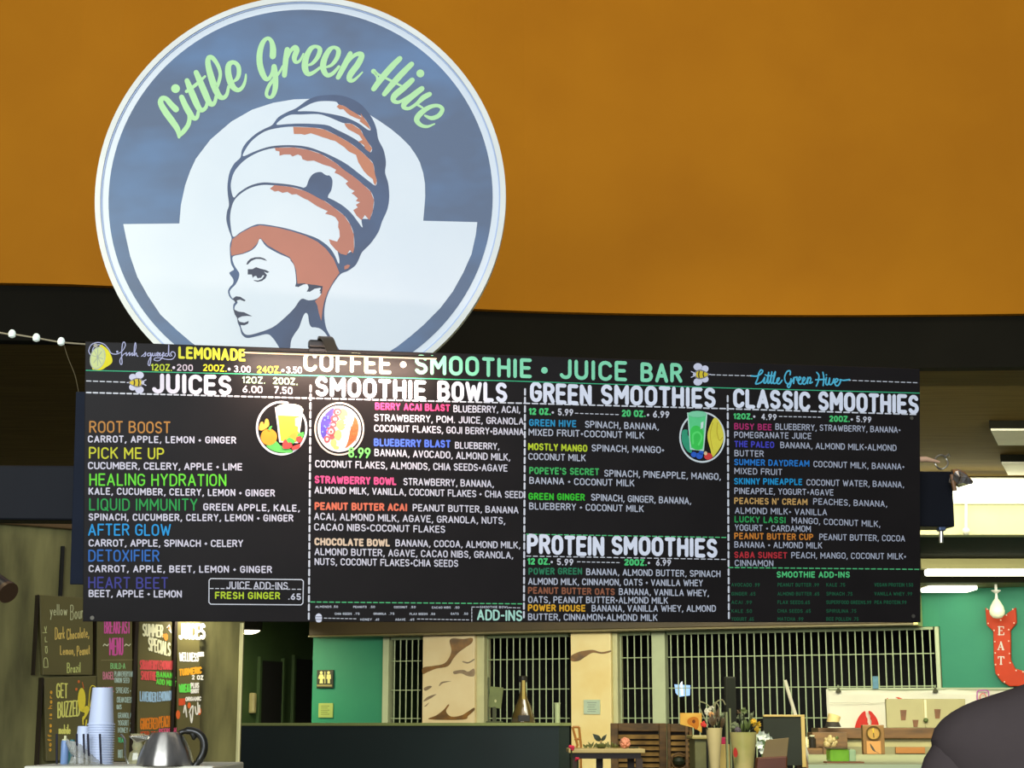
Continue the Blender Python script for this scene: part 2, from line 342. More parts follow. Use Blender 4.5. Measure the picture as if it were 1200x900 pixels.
# corridor left of the green wall
c0 = FW.uv(283, 800)[0] - .25; c1 = FW.uv(366, 800)[0]
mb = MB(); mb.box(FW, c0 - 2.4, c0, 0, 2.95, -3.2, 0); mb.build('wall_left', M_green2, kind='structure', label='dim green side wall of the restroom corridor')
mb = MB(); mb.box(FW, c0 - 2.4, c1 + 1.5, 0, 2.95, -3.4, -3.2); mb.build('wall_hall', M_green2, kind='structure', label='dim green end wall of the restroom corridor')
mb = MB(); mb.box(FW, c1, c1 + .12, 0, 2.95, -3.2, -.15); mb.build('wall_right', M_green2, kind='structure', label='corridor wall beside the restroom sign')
CW = Fr(FW.pt(c0, 0, 0), -FW.N, (0, 0, 1))       # the corridor side wall that faces us
for i, (x0, x1, y0) in enumerate([(304, 329, 772), (344, 365.5, 770)]):
    a = CW.uv(x0, y0 + 2); b = CW.uv(x1, y0)
    d = MB().box(CW, a[0], b[0], 0.02, a[1], .004, .03).build('door_%d' % (i + 1), M_black, kind='structure', label=('black corridor door nearer the chalk menus', 'black corridor door nearer the restroom sign')[i])
    MB().box(CW, a[0] - .06, a[0] - .005, 0.02, a[1] + .05, .004, .05).box(CW, b[0] + .005, b[0] + .06, 0.02, a[1] + .05, .004, .05).build('door_frame', M_green2, d)
mb = MB(); fwz(mb, 440, 1116, 0, 2.9, -2.2, -2.1); mb.build('wall_shop', M_black, kind='structure', label='dark unlit back of the closed shop')  # near-black colour stands for the unlit depth behind the grilles

# ---- near left wall carrying the chalk menus
LW = between(0, 8.0, 283, 8.8)
lu = LW.uv(283, 850)[0]; lz = LW.uv(60, 619)[1]
mb = MB(); mb.box(LW, -3.0, lu, 0, lz, -.12, 0)
mb.build('wall_left', M_olive, kind='structure', label='olive plaster partition carrying the chalk menus')
mb = MB(); mb.box(LW, -3.0, lu + .02, lz, lz + .05, -.14, .03); mb.build('trim_3', mat('brown_wood_cap', (92, 70, 40), .5, var=.3), kind='structure', label='brown cap along the top of the olive partition', bevel=.005)
mb = MB(); mb.pbox(LW, 70, 640, 76, 699, 0, .02); mb.build('trim_4', M_black, kind='structure', label='dark vertical gap in the olive partition')  # raised black strip, the shade of the gap put into its colour
mb = MB(); mb.pbox(LW, 280.5, 730, 283.5, 899, 0, .02); mb.build('trim_5', M_ivory, kind='structure', label='pale edge bead at the end of the olive partition')

# ================================================================== SHOP GRILLES, PILLARS, POSTS
M_bar = mat('pale_green_metal', (168, 184, 140), .5, var=.1)
M_bar2 = mat('pale_green_metal_wide', (190, 200, 160), .5, var=.08)
barm = MB(); barm.box(flat(0), -.0068, .0068, 0, 2.43, -.004, .004)
bar_mesh = None
def grille(x0, x1, n, label, zt=2.44, skip=()):
    """rolling shop grille: upright bars and cross bars"""
    global bar_mesh
    a = FW.uv(x0, 800)[0] + .03; b = FW.uv(x1, 800)[0] - .03; o = FW.pt((a + b) / 2, 0)
    g = thing('security_grille', label, 'grille', o, 'closed grilles across the far shop front')
    for i in range(n):
        u = a + (b - a) * (i + .5) / n; p = FW.pt(u, 0) - o
        if bar_mesh is None:
            br = barm.build('bar', M_bar, g); br.data.transform(Matrix.Translation(V3((0, 0, 0)) + WO[g.name])); bar_mesh = br.data; br.location = p
        else:
            br = bpy.data.objects.new('bar', bar_mesh); col.objects.link(br); br.parent = g; br.location = p
    for i, yy in enumerate((775, 809, 842, 873)):
        z = FW.uv(456, yy)[1]
        MB().box(FW, a, b, z - .005, z + .005, -.007, .007).build('crossbar', M_bar, g)
    MB().box(FW, a, b, 2.43, 2.46, -.03, .03).build('head_rail', M_bar, g)
    return g
grille(456, 496, 5, 'narrow pale green grille section beside the green wall')
grille(565, 670, 13, 'grille section between the two marble pillars')
grille(721, 767, 5, 'narrow grille section between the second marble pillar and the wide pale post')
grille(780, 1100, 37, 'widest grille section, right of the wide pale post')
for x0, x1, lb in [(450, 457, 'thin pale post where the green wall meets the grilles'), (765.5, 781, 'wide pale green post between two grille sections'), (1098.5, 1103.5, 'thin cream post at the right end of the grilles')]:
    mb = MB(); fwz(mb, x0, x1, 0, 2.46, -.1, .05); mb.build('metal_post', M_bar2, label=lb, cat='post', bevel=.006)
# long brown shutter box above the grilles
zb = FW.uv(450, 745, .35)[1]; t_ = thing('shutter_housing', 'long brown shutter box above the shop grilles', 'shutter box', FW.pt(FW.uv(700, 800)[0], 0, .2) + V3((0, 0, zb)))
a = FW.uv(362, 740, .35)[0]; b = FW.uv(1071, 738, .35)[0]
MB().box(FW, a, b, zb + .02, zb + .36, .03, .35).build('box_body', mat('brown_bronze_metal', (88, 72, 38), .45, var=.35, scale=1.5), t_, bevel=.01)
MB().box(FW, a, b, zb, zb + .02, .02, .37).build('lower_lip', mat('olive_brass_edge', (120, 108, 62), .35), t_)
MB().box(FW, b, b + .05, zb - .005, zb + .37, .01, .38).build('end_cap', mat('brass_end_highlight', (214, 196, 120), .3, .5), t_, bevel=.004)  # pale colour carries the bright highlight at the right end of the box

M_marble = mat('cream_marble', (242, 224, 180), .3, rgb2=(230, 204, 152), scale=1.6, detail=8)
M_marble2 = mat('golden_marble', (250, 232, 170), .3, rgb2=(240, 212, 138), scale=1.8, detail=8)
M_vein = mat('brown_marble_vein', (150, 104, 44), .3, rgb2=(104, 76, 40), scale=9, detail=8)
M_veing = mat('grey_marble_vein', (128, 108, 84), .3, rgb2=(168, 142, 110), scale=9, detail=8)
def pillar(x0, x1, xs, lab, m, ms):
    a = FW.uv(x0, 800, .18)[0]; b = FW.uv(x1, 800, .18)[0]; c = FW.uv(xs, 800, .18)[0]
    p = thing('marble_pillar', lab, 'pillar', FW.pt((a + b) / 2, 0, 0), 'marble pillars between the grilles')
    MB().box(FW, a, b, 0, zb - .005, -.1, .18).build('stone_slab', m, p, bevel=.006)
    MB().box(FW, b, c, 0, zb - .005, -.1, .12).build('side_trim', ms, p, bevel=.006)
    return p
p1 = pillar(495, 556, 565, 'cream marble pillar with bold brown and grey veins', M_marble, mat('pale_grey_green_trim', (206, 204, 156), .4))
K = crop(480, 720, .20833)
vn = MB()
for q, m in [([(75, 335), (75, 300), (130, 290), (185, 280), (215, 255), (235, 205), (225, 150), (245, 134), (300, 138), (352, 133), (350, 160), (312, 188), (275, 215), (245, 250), (215, 292), (150, 305), (100, 325)], 0),
             ([(248, 320), (300, 312), (330, 322), (362, 305), (364, 345), (330, 348), (290, 332), (252, 336)], 1), ([(300, 262), (330, 268), (362, 250), (362, 258), (330, 276), (300, 270)], 1),
             ([(80, 415), (110, 402), (125, 408), (90, 430)], 1), ([(78, 488), (100, 465), (150, 448), (130, 465), (95, 485)], 1), ([(82, 518), (110, 495), (95, 515)], 1), ([(165, 405), (180, 380), (235, 376), (190, 386)], 1),
             ([(110, 590), (150, 568), (190, 538), (215, 508), (222, 512), (205, 545), (235, 575), (290, 568), (330, 545), (362, 525), (364, 540), (330, 570), (300, 592)], 0)]:
    vn.ppoly(FW, cr_spline(K(q), True, 4), .183, m)
vn.build('stone_vein', [M_vein, M_veing], p1)
p2 = pillar(669, 716, 722, 'golden cream marble pillar with one thin brown vein and a posted notice', M_marble2, mat('pale_grey_green_trim', (206, 204, 156), .4))
MB().ppoly(FW, cr_spline(K([(910, 262), (910, 232), (950, 212), (985, 204), (1030, 200), (1080, 212), (1130, 203), (1130, 212), (1085, 222), (1030, 216), (990, 238), (950, 262)]), True, 4), .183).build('stone_vein', M_vein, p2)
nt_ = MB(); nt_.pbox(FW, 684, 820, 703, 837, .185, .20)
nt_.build('notice_sheet', mat('pale_blue_notice', (190, 208, 182), .5), label='small pale blue notice posted on the golden marble pillar', cat='notice', bevel=.003)
o = bpy.data.objects['notice_sheet']; l = MB()
for k in range(5): l.pbox(FW, 688 + k % 2, 823 + k * 2.6, 699 - k % 3, 823.8 + k * 2.6, .2, .2015)
l.build('printed_lines', mat('grey_print', (140, 155, 140), .6), o)

# restroom sign, notice, switch, hall light
s_ = thing('restroom_sign', 'small dark restroom sign with two pale figures on the green wall', 'sign', FW.pt(*FW.uv(380.5, 806), .0))
MB().pbox(FW, 371, 785, 390.5, 806.5, .002, .03).build('sign_plate', mat('black_sign_plastic', (40, 44, 22), .4), s_, bevel=.004)
f_ = MB(); K2 = crop(250, 720, .20833); yl = mat('pale_yellow_print', (226, 222, 140), .5)
for cx, body in [(607, [(597, 338), (617, 338), (626, 360), (615, 364), (617, 388), (597, 388), (600, 364), (589, 360)]), (648, [(638, 338), (660, 338), (662, 362), (656, 364), (656, 388), (642, 388), (642, 364), (636, 362)])]:
    f_.ppoly(FW, K2(ell(cx, 328, 8, 9, 14)), .032); f_.ppoly(FW, K2(body), .032)
f_.ppoly(FW, K2([(626, 322), (630, 322), (630, 388), (626, 388)]), .032)
f_.build('restroom_figures', yl, s_)
MB().ppoly(FW, K2([(583, 395), (668, 395), (668, 405), (583, 405)]), .032).build('braille_strip', mat('dull_yellow_print', (150, 140, 84), .5), s_)
s_ = thing('wall_notice', 'small yellowed notice on the green wall below the restroom sign', 'notice', FW.pt(*FW.uv(381.5, 841), .0))
MB().pbox(FW, 373, 824, 390, 841, .002, .02).build('notice_card', mat('yellowed_paper', (164, 184, 96), .6), s_, bevel=.002)
l = MB()
for k in range(5): l.pbox(FW, 376, 827 + k * 2.4, 386 - (k % 2) * 2, 827.8 + k * 2.4, .02, .022)
l.build('printed_lines', mat('olive_print', (110, 128, 62), .6), s_)
MB().pbox(CW, 297.5, 812, 301.5, 836, .004, .09).build('hand_dryer', mat('dim_white_plastic', (170, 160, 110), .4), label='small pale fixture on the dim corridor wall', cat='fixture', bevel=.02)
t_ = thing('recessed_downlight', 'glowing recessed downlight over the corridor entrance', 'ceiling light', at(291, 739, 21.0).to_3d())
c = at(291, 739, 21.0)
MB().lathe(c, [(.001, -.045), (.06, -.04), (.11, -.025), (.145, .0), (.145, .03)], 24).build('lamp_lens', mat('warm_lamp_glow', (255, 240, 200), .5, emit=(255, 236, 190), es=5), t_)
MB().lathe(c, [(.147, .0), (.17, .0), (.17, .35)], 24).build('lamp_housing', M_dark, t_)
area('corridor_light', c + V3((0, -.1, -.05)), c + V3((-.2, .9, -2.4)), .3, .3, 45, (1, .9, .55))

# ================================================================== CEILING FIXTURES (right)
def troffer(pts, z, lab):
    P = [onz(x, y, z) for x, y in pts]
    t = thing('ceiling_panel', lab, 'ceiling light', (P[0] + P[2]) / 2, 'unlit panels in the brown ceiling')
    vs = [V3((p.x, p.y, z + d)) for d in (-.06, -.001) for p in P]
    MB().add(vs, [(0, 1, 2, 3), (4, 7, 6, 5), (0, 4, 5, 1), (1, 5, 6, 2), (2, 6, 7, 3), (3, 7, 4, 0)]).build('panel_frame', M_dark, t)
    q = [p + ((P[0] + P[2]) / 2 - p) * .03 for p in P]; vs = [V3((p.x, p.y, z + d)) for d in (-.075, -.055) for p in q]
    MB().add(vs, [(0, 1, 2, 3), (4, 7, 6, 5), (0, 4, 5, 1), (1, 5, 6, 2), (2, 6, 7, 3), (3, 7, 4, 0)]).build('diffuser', mat('unlit_diffuser', (214, 210, 186), .5), t)
troffer([(1159, 492.5), (1262, 492.5), (1254, 511), (1168, 511)], 3.6, 'unlit ceiling panel highest in view at the right edge')
troffer([(1172, 532.5), (1256, 532.5), (1250, 547), (1180, 547)], 3.6, 'unlit ceiling panel, middle one of three at the right edge')
troffer([(1186, 561.5), (1254, 561.5), (1250, 572), (1194, 572)], 3.6, 'unlit ceiling panel lowest of three, just above the strip light')
t_ = thing('strip_light', 'long blazing white strip light along the ivory ceiling drop', 'ceiling light', at(1190, 588, 15.2))
a = flat(15.2).uv(1030, 575)[0]; b = flat(15.2).uv(1420, 575)[0]; z0 = at(1190, 588, 15.2).z; z1 = at(1190, 562, 15.2).z
MB().bw(a, b, 15.12, 15.22, z0, z1).build('diffuser', mat('strip_light_glow', (255, 255, 240), .5, emit=(255, 252, 222), es=1.6), t_, bevel=.02)
MB().bw(a - .02, b + .02, 15.22, 15.3, z0 - .015, z1 + .02).build('back_channel', M_white, t_)
area('strip_light_down', (4.5, 14.95, z0 - .02), (4.5, 15.5, z0 - 1.0), 4, .1, 14, (1, .98, .7))
area('strip_light_up', (4.5, 14.9, z0 + .05), (4.5, 14.0, 3.6), 4, .1, 9, (1, .96, .62))
t_ = thing('pull_cord', 'thin pale pull cord hanging under the strip light', 'cord', at(1132, 625, 15.05))
MB().tube([at(1132, 588.3, 15.16), at(1132, 622, 15.16)], .012).build('string', M_white, t_)
MB().ball(at(1132, 622.5, 15.16), .035).build('cord_weight', mat('glowing_white_plastic', (255, 252, 225), .3), t_, smooth=True)
t_ = thing('fluorescent_light', 'long lit fluorescent tube under the dark lowered ceiling', 'ceiling light', at(1140, 677, 17.5), 'lit tube lights at the right')
p = at(1084, 671, 17.6)
MB().bw(p.x, p.x + 2.6, 17.55, 17.65, p.z - .035, p.z + .035).build('tube', M_tube, t_, bevel=.02)
MB().bw(p.x - .06, p.x + 2.7, 17.5, 17.7, p.z + .035, 3.075).build('fitting', M_beige, t_)
p = at(1081, 690.5, 18.6)
t_ = thing('fluorescent_light', 'short lit fluorescent tube just above the green wall beside the menu board', 'ceiling light', p, 'lit tube lights at the right')
MB().bw(p.x, p.x + .52, 18.3, 18.7, p.z - .03, p.z + .02).build('tube', M_tube, t_, bevel=.015)
MB().bw(p.x - .03, p.x + .6, 18.25, 18.75, p.z + .02, 2.865).build('fitting', M_beige, t_)
# teardrop pendant
c = at(1169, 725, 18.2); k = 18.2 / 2000
t_ = thing('pendant_lamp', 'white teardrop pendant lamp hanging in front of the red arrow sign', 'lamp', c)
MB().lathe(c, [(.001, 0), (5 * k, .9 * k), (8.3 * k, 5 * k), (8.8 * k, 9 * k), (7.5 * k, 14 * k), (4.5 * k, 19.5 * k), (2 * k, 23 * k)], 24).build('lamp_shade', mat('opal_glass_shade', (246, 246, 214), .25, emit=(255, 250, 205), es=.08), t_, smooth=True)
MB().lathe(c, [(2 * k, 22.5 * k), (1.5 * k, 26 * k), (1.2 * k, 29 * k), (5.5 * k, 32 * k), (5.5 * k, 33 * k)], 16).build('ceiling_mount', M_white, t_, smooth=True)
MB().bw(c.x - .012, c.x + .012, 18.19, 18.21, c.z + 32.5 * k, 2.87).build('cord', M_white, t_)

# red arrow sign with the word EAT
K = crop(1090, 680, .15559)
ARW = K([(415, 203), (440, 222), (530, 285), (600, 235), (645, 203), (652, 320), (606, 378), (608, 600), (640, 665), (707, 684), (960, 684), (960, 600), (1120, 735), (960, 870), (960, 790), (600, 800), (540, 765), (492, 705), (480, 620), (474, 385), (425, 335)])
e_ = thing('arrow_sign', 'red curved metal arrow sign with bulbs reading EAT on the green wall', 'sign', FW.pt(*FW.uv(1180, 800), 0))
MB().pprism(FW, ARW, .02, .10).build('arrow_body', mat('orange_red_enamel', (190, 60, 24), .5, spec=.2, var=.08), e_, bevel=.01)
def serif(let, pts, w): let.pstrk(FW, K(pts), w, .103)
for oy, ch in ((350, 'E'), (465, 'A'), (575, 'T')):
    if ch == 'E': L_ = [([(528, 4), (528, 64)], 1.7), ([(518, 4), (560, 4), (560, 16)], .8), ([(528, 33), (550, 33)], .8), ([(518, 64), (562, 64), (562, 50)], .8)]
    elif ch == 'A': L_ = [([(520, 60), (540, 4)], .8), ([(540, 4), (556, 60)], 1.8), ([(527, 42), (550, 42)], .8), ([(515, 60), (528, 60)], .8), ([(548, 60), (564, 60)], .8)]
    else: L_ = [([(541, 4), (541, 60)], 1.7), ([(520, 16), (520, 4), (563, 4), (563, 16)], .9), ([(532, 60), (550, 60)], .8)]
    let = MB()
    for pp, w_ in L_: serif(let, [(x, y + oy) for x, y in pp], w_)
    let.build('painted_letter', mat('pale_grey_letter', (205, 205, 190), .5), e_, label='pale letter ' + ch)
for x, y in [(437, 325), (481, 378), (487, 463), (490, 548), (492, 635), (514, 712), (560, 766), (592, 372), (592, 458), (598, 552), (602, 622), (648, 680), (632, 322), (622, 218), (575, 262), (532, 300), (430, 218), (700, 690)]:
    q = K([(x, y)])[0]; u = FW.uv(q[0], q[1], .12)
    MB().ball(FW.pt(*u, .12), .009, seg=8).build('bulb', mat('clear_bulb_glass', (250, 215, 190), .2), e_, smooth=True)

# ================================================================== ROUND LOGO SIGN
def rotm(y, t, r): return Matrix.Rotation(y, 3, 'Z') @ Matrix.Rotation(t, 3, 'X') @ Matrix.Rotation(r, 3, 'Y')
Rm = rotm(-.01647, .1088, 0)
SG = Fr(V3((-.8536, 6.6, 1.4 + 2.0861)), Rm @ V3((1, 0, 0)), Rm @ V3((0, 0, 1)))
RS = .829
logo = thing('logo_sign', 'round white and navy logo sign with a beehive-haired woman and green script', 'sign', SG.pt(0, -RS, -.03))
wht = mat('sign_white_print', (222, 230, 236), .5, rgb2=(214, 224, 233), scale=2, bump=.02)
nav = mat('sign_navy_print', (76, 96, 126), .5, rgb2=(84, 118, 160), scale=2.3, stretch=(1, 1, 1.8), detail=3, ramp=(.45, .72))
nav2 = mat('sign_dark_navy_print', (48, 63, 94), .5, rgb2=(62, 88, 128), scale=3, ramp=(.4, .7))
brn = mat('sign_terracotta_print', (186, 112, 86), .5, var=.08, scale=5)
brn2 = mat('sign_light_terracotta_print', (196, 120, 82), .5, var=.08, scale=5)
lgr = mat('sign_light_green_print', (178, 228, 164), .5, var=.04)
MB().prism(SG, ell(0, 0, RS - .004, RS - .004, 128), -.045, 0).build('sign_panel', wht, logo)
MB().ring(SG, 0, 0, RS - .022, RS, -.05, .012, 128).build('rim', mat('sign_rim_white', (224, 228, 222), .45), logo, smooth=True)
MB().ring(SG, 0, 0, RS - .0275, RS - .0225, .0, .006, 128).build('rim_line', mat('pale_blue_line', (170, 190, 226), .5), logo)
MB().poly(SG, ell(0, 0, RS * .936, RS * .936, 128), .001).build('navy_field', nav, logo)
def spoly(pts, n, name, m, smooth=True, sub=4):
    return MB().ppoly(SG, cr_spline(pts, True, sub) if smooth else pts, n).build(name, m, logo)
inner = [(353, 442), (320, 439), (282, 430), (245, 416), (224.6, 401.6), (207.5, 387), (188, 368.6), (173.3, 346.6), (161, 324.6), (152.5, 300), (147.6, 278), (144.5, 262.8), (144.6, 262.6), (210, 261.9), (210.2, 261.5),
         (212, 240), (217, 217), (223, 200), (229.5, 186), (246.6, 163.5), (271, 142.5), (295.5, 128.5), (320, 120.5), (344, 116.5), (366, 115.8), (390, 118), (412, 124), (434, 135), (445, 142), (458, 151), (470, 161), (480, 171), (487, 181), (492, 190), (496, 203), (498, 215), (498.3, 230), (497.2, 245), (496, 258.4), (496.2, 258.7),
         (559, 260.3), (559.3, 260.6), (557.6, 275), (552.6, 297.7), (542.8, 319.7), (530.6, 341.7), (516, 361), (496.4, 380.8), (481.7, 393.5), (465.8, 406), (435, 425), (395, 438)]
spoly(inner, .0016, 'white_backdrop', wht, False)
sil = [(271.4, 279), (268, 269), (265.3, 258), (266, 248), (268.3, 240), (267, 228), (266.6, 216.6), (268.9, 202.4), (274.5, 191.7), (281.7, 184.6), (283.4, 175.8), (288.8, 166.9), (299.4, 157.1), (310, 150.9), (319, 146.4), (326, 137.5), (336.7, 131.3), (347.4, 126.5), (361.6, 116.6), (376, 112), (400, 112), (420, 120), (433.5, 134.5),
       (440.6, 149), (443.3, 163), (449.5, 175.8), (452.2, 190), (451.3, 202.4), (454.9, 214.9), (456.1, 230.9), (454, 245), (447.8, 259.3), (443.3, 272), (433.8, 285.8), (424.4, 295.3), (420, 304.8), (415.8, 311.6), (407.1, 317.7), (399.4, 321), (391.7, 330.6), (385, 342.6), (381, 356.4), (380, 370), (382.2, 384), (387.3, 394.3), (391.7, 401), (402, 418), (404, 432),
       (340, 436), (334, 420), (325.6, 404.7), (319.6, 396), (313, 391.5), (299.8, 394.3), (289.4, 396), (283.4, 391.7), (281.2, 384), (278.6, 378), (277.5, 371), (273.6, 363), (273.5, 357), (275.5, 353.5), (269.6, 348.7), (267.2, 341.8), (269, 337), (273, 332.3), (273.2, 327), (268.8, 320.3), (271.4, 317.7), (274, 315.5), (270.6, 308.2), (269.4, 294.4), (269.6, 285.8)]
spoly(sil, .0022, 'portrait_outline', nav2)
bands = [
 [(273.5, 277.5), (270.6, 266.4), (269.8, 252), (273.2, 237.5), (280.2, 228.6), (292.5, 220.6), (306.5, 216.9), (320.7, 217.2), (340.3, 219), (356.3, 223.4), (376.7, 233), (390.9, 242.9), (403.3, 252.6), (410.4, 263), (414.6, 275), (415, 292), (411, 295), (406, 297.5), (399.4, 297), (395.5, 293), (397.6, 303.5), (396.8, 309), (391.7, 298), (384.8, 288.8), (372.7, 280), (358.9, 274.6), (340, 268.8), (323.9, 265.2), (304.9, 262.6), (294.6, 265.2), (282, 272)],
 [(273.8, 231.5), (270.6, 220), (271.6, 209.5), (275.8, 199.4), (285.4, 188.8), (297.8, 180.8), (311.9, 175.4), (326, 173.1), (343.9, 172.7), (360.7, 175.4), (376.7, 180.8), (392.7, 190.4), (403.3, 199.2), (415.8, 208), (426.4, 217), (434.4, 224.4), (438.3, 234.4), (437, 246.9), (433, 256), (424, 257), (424.8, 266.5), (420.2, 261), (412.2, 250.4), (403.3, 242.2), (393.5, 236), (383.8, 231.5), (370, 227), (356.3, 220.3), (340.3, 216.4), (320.7, 214.4), (306.5, 214), (292.3, 217.9), (280, 225.6)],
 [(284.8, 183), (288.4, 174), (296.4, 163.8), (310.3, 154.1), (326, 150), (343.9, 148.4), (367.8, 149.6), (380.2, 151.8), (394.4, 158.6), (408.7, 166.6), (421, 175.5), (431.4, 185), (437.4, 192), (439.5, 204.2), (441.6, 212.2), (440, 217.5), (433.5, 213.3), (421, 203.6), (406.9, 192.8), (392.7, 184.8), (376.7, 177.6), (360.7, 172.2), (343.9, 170.2), (326, 170.5), (311.9, 172.8), (297.6, 177.8)],
 [(324, 146), (330, 139.7), (340.3, 134.6), (352.7, 134.2), (373, 133.8), (385.5, 137.3), (396.2, 141.8), (403.3, 144.4), (412.2, 145.2), (422.4, 152), (426.2, 159), (431.4, 167), (436, 174), (433.6, 178.6), (426.4, 171.6), (419.3, 165.2), (408.7, 158.8), (394.4, 151.8), (383.8, 146.8), (367.8, 145.2), (350, 144.8), (336, 145.4)],
 [(348.8, 130), (358.3, 124.6), (366, 120.8), (376, 118.6), (392.7, 119), (397, 122.4), (403.3, 124.2), (410.4, 128.9), (419.3, 134.2), (426.2, 137.8), (431.4, 144.8), (434.6, 152), (430.9, 152), (424.7, 147.6), (417.5, 143), (405, 137.6), (390.9, 134.1), (371.3, 130.9), (358, 130.3)]]
for b_ in bands: spoly(b_, .0028, 'white_hair_band', wht)
patches = [
 [(316.3, 221), (321.6, 216.9), (340.3, 219), (356.3, 223.4), (376.7, 233), (390.9, 242.9), (403.3, 252.6), (410.4, 263), (414.6, 275), (415, 292), (413.5, 297), (410, 293), (406, 299), (399.4, 297.5), (393.4, 292.7), (387.3, 285.8), (385.4, 280.3), (391, 282), (395, 283.2), (398.2, 277.2), (397.7, 270.3), (396.2, 266), (396.6, 260), (393, 254.6), (388.2, 252.2), (381, 250.4), (384, 247.5), (371.3, 241.5), (360.7, 234.4), (356.3, 232.6), (347.4, 227.5), (342, 228), (336.7, 224.8), (331, 226), (326, 223.7), (322, 224.5)],
 [(322, 173.2), (343.9, 172.7), (360.7, 175.4), (376.7, 180.8), (392.7, 190.4), (403.3, 199.2), (415.8, 208), (426.4, 217), (434.4, 224.4), (438.3, 234.4), (437, 246.9), (433, 258), (427.5, 252), (423.8, 258), (418, 253), (414, 246.2), (419.3, 243), (417, 240), (422, 237), (417, 235.5), (419.3, 232.4), (415, 228.5), (412, 226.5), (415.5, 224), (409, 220), (405, 215), (408, 212.5), (401.5, 207.5), (396, 204), (392, 202.5), (394, 199), (387.3, 195.3), (378.4, 192.7), (367.8, 188.2), (360, 188.6), (354.5, 186.6), (353, 182.6), (349, 181), (346, 182), (343, 183.4), (340, 181), (333, 181), (327.5, 182.4), (327.5, 177.5), (323, 176.5)],
 [(343.5, 148.6), (367.8, 149.6), (380.2, 151.8), (394.4, 158.6), (408.7, 166.6), (421, 175.5), (431.4, 185), (437.4, 192), (439.5, 204.2), (441.6, 212.2), (440, 217.5), (437.6, 214), (437, 210), (431, 205.5), (426.4, 200.6), (419.8, 190), (417.2, 181.5), (408.7, 177.5), (403.3, 172.4), (392.7, 165.2), (387, 163.8), (383.8, 162.4), (378, 160.8), (373, 158.9), (364.2, 156.1), (357, 158), (352.8, 157), (344.4, 157)],
 [(403.6, 144.6), (412.2, 145.2), (422.4, 152), (426.2, 159), (431.4, 167), (436, 174), (433.6, 178.6), (428, 174.5), (426.5, 170), (419.6, 166), (424.7, 164), (421, 158.5), (415.8, 155.5), (408, 151.5), (405, 148)],
 [(394.4, 125), (397, 122.4), (403.3, 124.2), (410.4, 128.9), (419.3, 134.2), (423.5, 137.6), (422.5, 132.6), (426.2, 137.8), (431.4, 144.8), (434.6, 152.4), (429, 147.8), (421, 141.8), (422.6, 140.4), (415.8, 137.8), (410, 135), (406.5, 132.4), (402.5, 128), (398, 128)],
 [(403.5, 312), (403.6, 316), (408, 314.5), (410.4, 311), (407.5, 310)]]
for i, b_ in enumerate(patches): spoly(b_, .0034, 'terracotta_hair_patch', brn if i in (0, 1, 5) else brn2, False)
spoly([(388.4, 222), (389.5, 211.3), (386.4, 206), (383, 205.5), (380.2, 204.2), (375.8, 201.5), (367.8, 203.3), (362.4, 209.5), (358.9, 218.4), (354, 221.5), (366, 228), (378, 234.5), (384, 235), (384.5, 229)], .0038, 'hive_opening', nav2)
Kf = crop(255, 260, .17219)
spoly([(272.2, 280.4), (282.6, 272.8), (294.6, 266.4), (304.9, 263.9), (323.9, 266.5), (341, 270.7), (358.3, 276.4), (372, 283.2), (382, 291.5), (391, 303.4), (397.8, 319.8), (391.2, 328.9), (384, 341.8), (380, 353), (378, 363.3), (376.5, 376), (373.6, 366.7), (371.9, 358), (369.3, 353), (377, 344.4), (378.2, 335.7), (362.4, 333), (348.6, 332.3), (347, 316.8), (344.3, 309), (339.4, 301.3), (327.3, 295.3), (313.5, 287.5), (304.9, 278.6), (300.6, 286.2), (294.6, 292.4), (284.3, 296.8), (271.2, 299.6), (270.2, 292)], .0034, 'terracotta_fringe', brn, False)
spoly([(273, 300.7), (284.3, 297.7), (294.8, 293.4), (300.9, 287.6), (304.9, 279.8), (311.8, 288.6), (325.6, 296.7), (338.5, 302.4), (341, 306), (344.5, 311), (346.3, 320.3), (347, 331), (346, 335.5), (350, 335.6), (354.9, 333.6), (360, 333.2), (361.6, 337), (359.6, 342), (365.2, 339.6), (373.8, 336.6), (377, 340), (375.5, 346), (370.4, 350.4), (361.8, 352), (353, 350.4), (344.5, 361.6), (332.5, 373.4), (320.4, 383), (306.7, 388.6), (292.9, 392.4), (286.3, 391), (283, 385), (281.6, 380), (279, 376), (279.2, 372), (277.3, 369.6), (275, 363.3), (275.2, 359), (278.4, 353.8), (272, 349.2), (269.2, 342.7), (270.9, 338.6), (276.1, 333.2), (279.6, 326.3), (280.4, 320.3), (277.8, 316), (273.8, 309)], .0038, 'white_face', wht)
for q in ([(195, 290), (205, 268), (225, 250), (255, 241), (290, 240), (318, 249), (337, 265), (322, 262), (295, 253), (260, 252), (230, 265), (205, 290)],
          [(205, 322), (238, 321), (262, 308), (290, 318), (330, 328), (352, 341), (338, 348), (315, 338), (336, 362), (326, 384), (302, 402), (272, 408), (245, 400), (250, 396), (275, 399), (302, 388), (318, 366), (308, 362), (296, 380), (272, 384), (262, 366), (246, 372), (240, 382), (232, 358), (205, 358)],
          [(103, 522), (125, 506), (155, 510), (192, 534), (182, 541), (152, 529), (133, 534), (124, 552)],
          [(106, 593), (140, 610), (180, 615), (236, 642), (200, 640), (165, 643), (135, 657), (118, 632)],
          [(132, 655), (150, 680), (182, 686), (212, 674), (208, 692), (182, 704), (155, 702), (138, 680)],
          [(612, 426), (660, 428), (716, 438), (700, 448), (660, 455), (628, 476), (610, 472), (622, 452)],
          [(704, 448), (712, 462), (706, 488), (694, 484), (702, 476), (694, 468)],
          [(532, 436), (560, 419), (602, 418), (580, 428), (548, 444)]):
    MB().ppoly(SG, Kf(q), .0044).build('drawn_feature', mat('sign_ink', (34, 42, 68), .5), logo)
Kn = crop(340, 260, .17217)
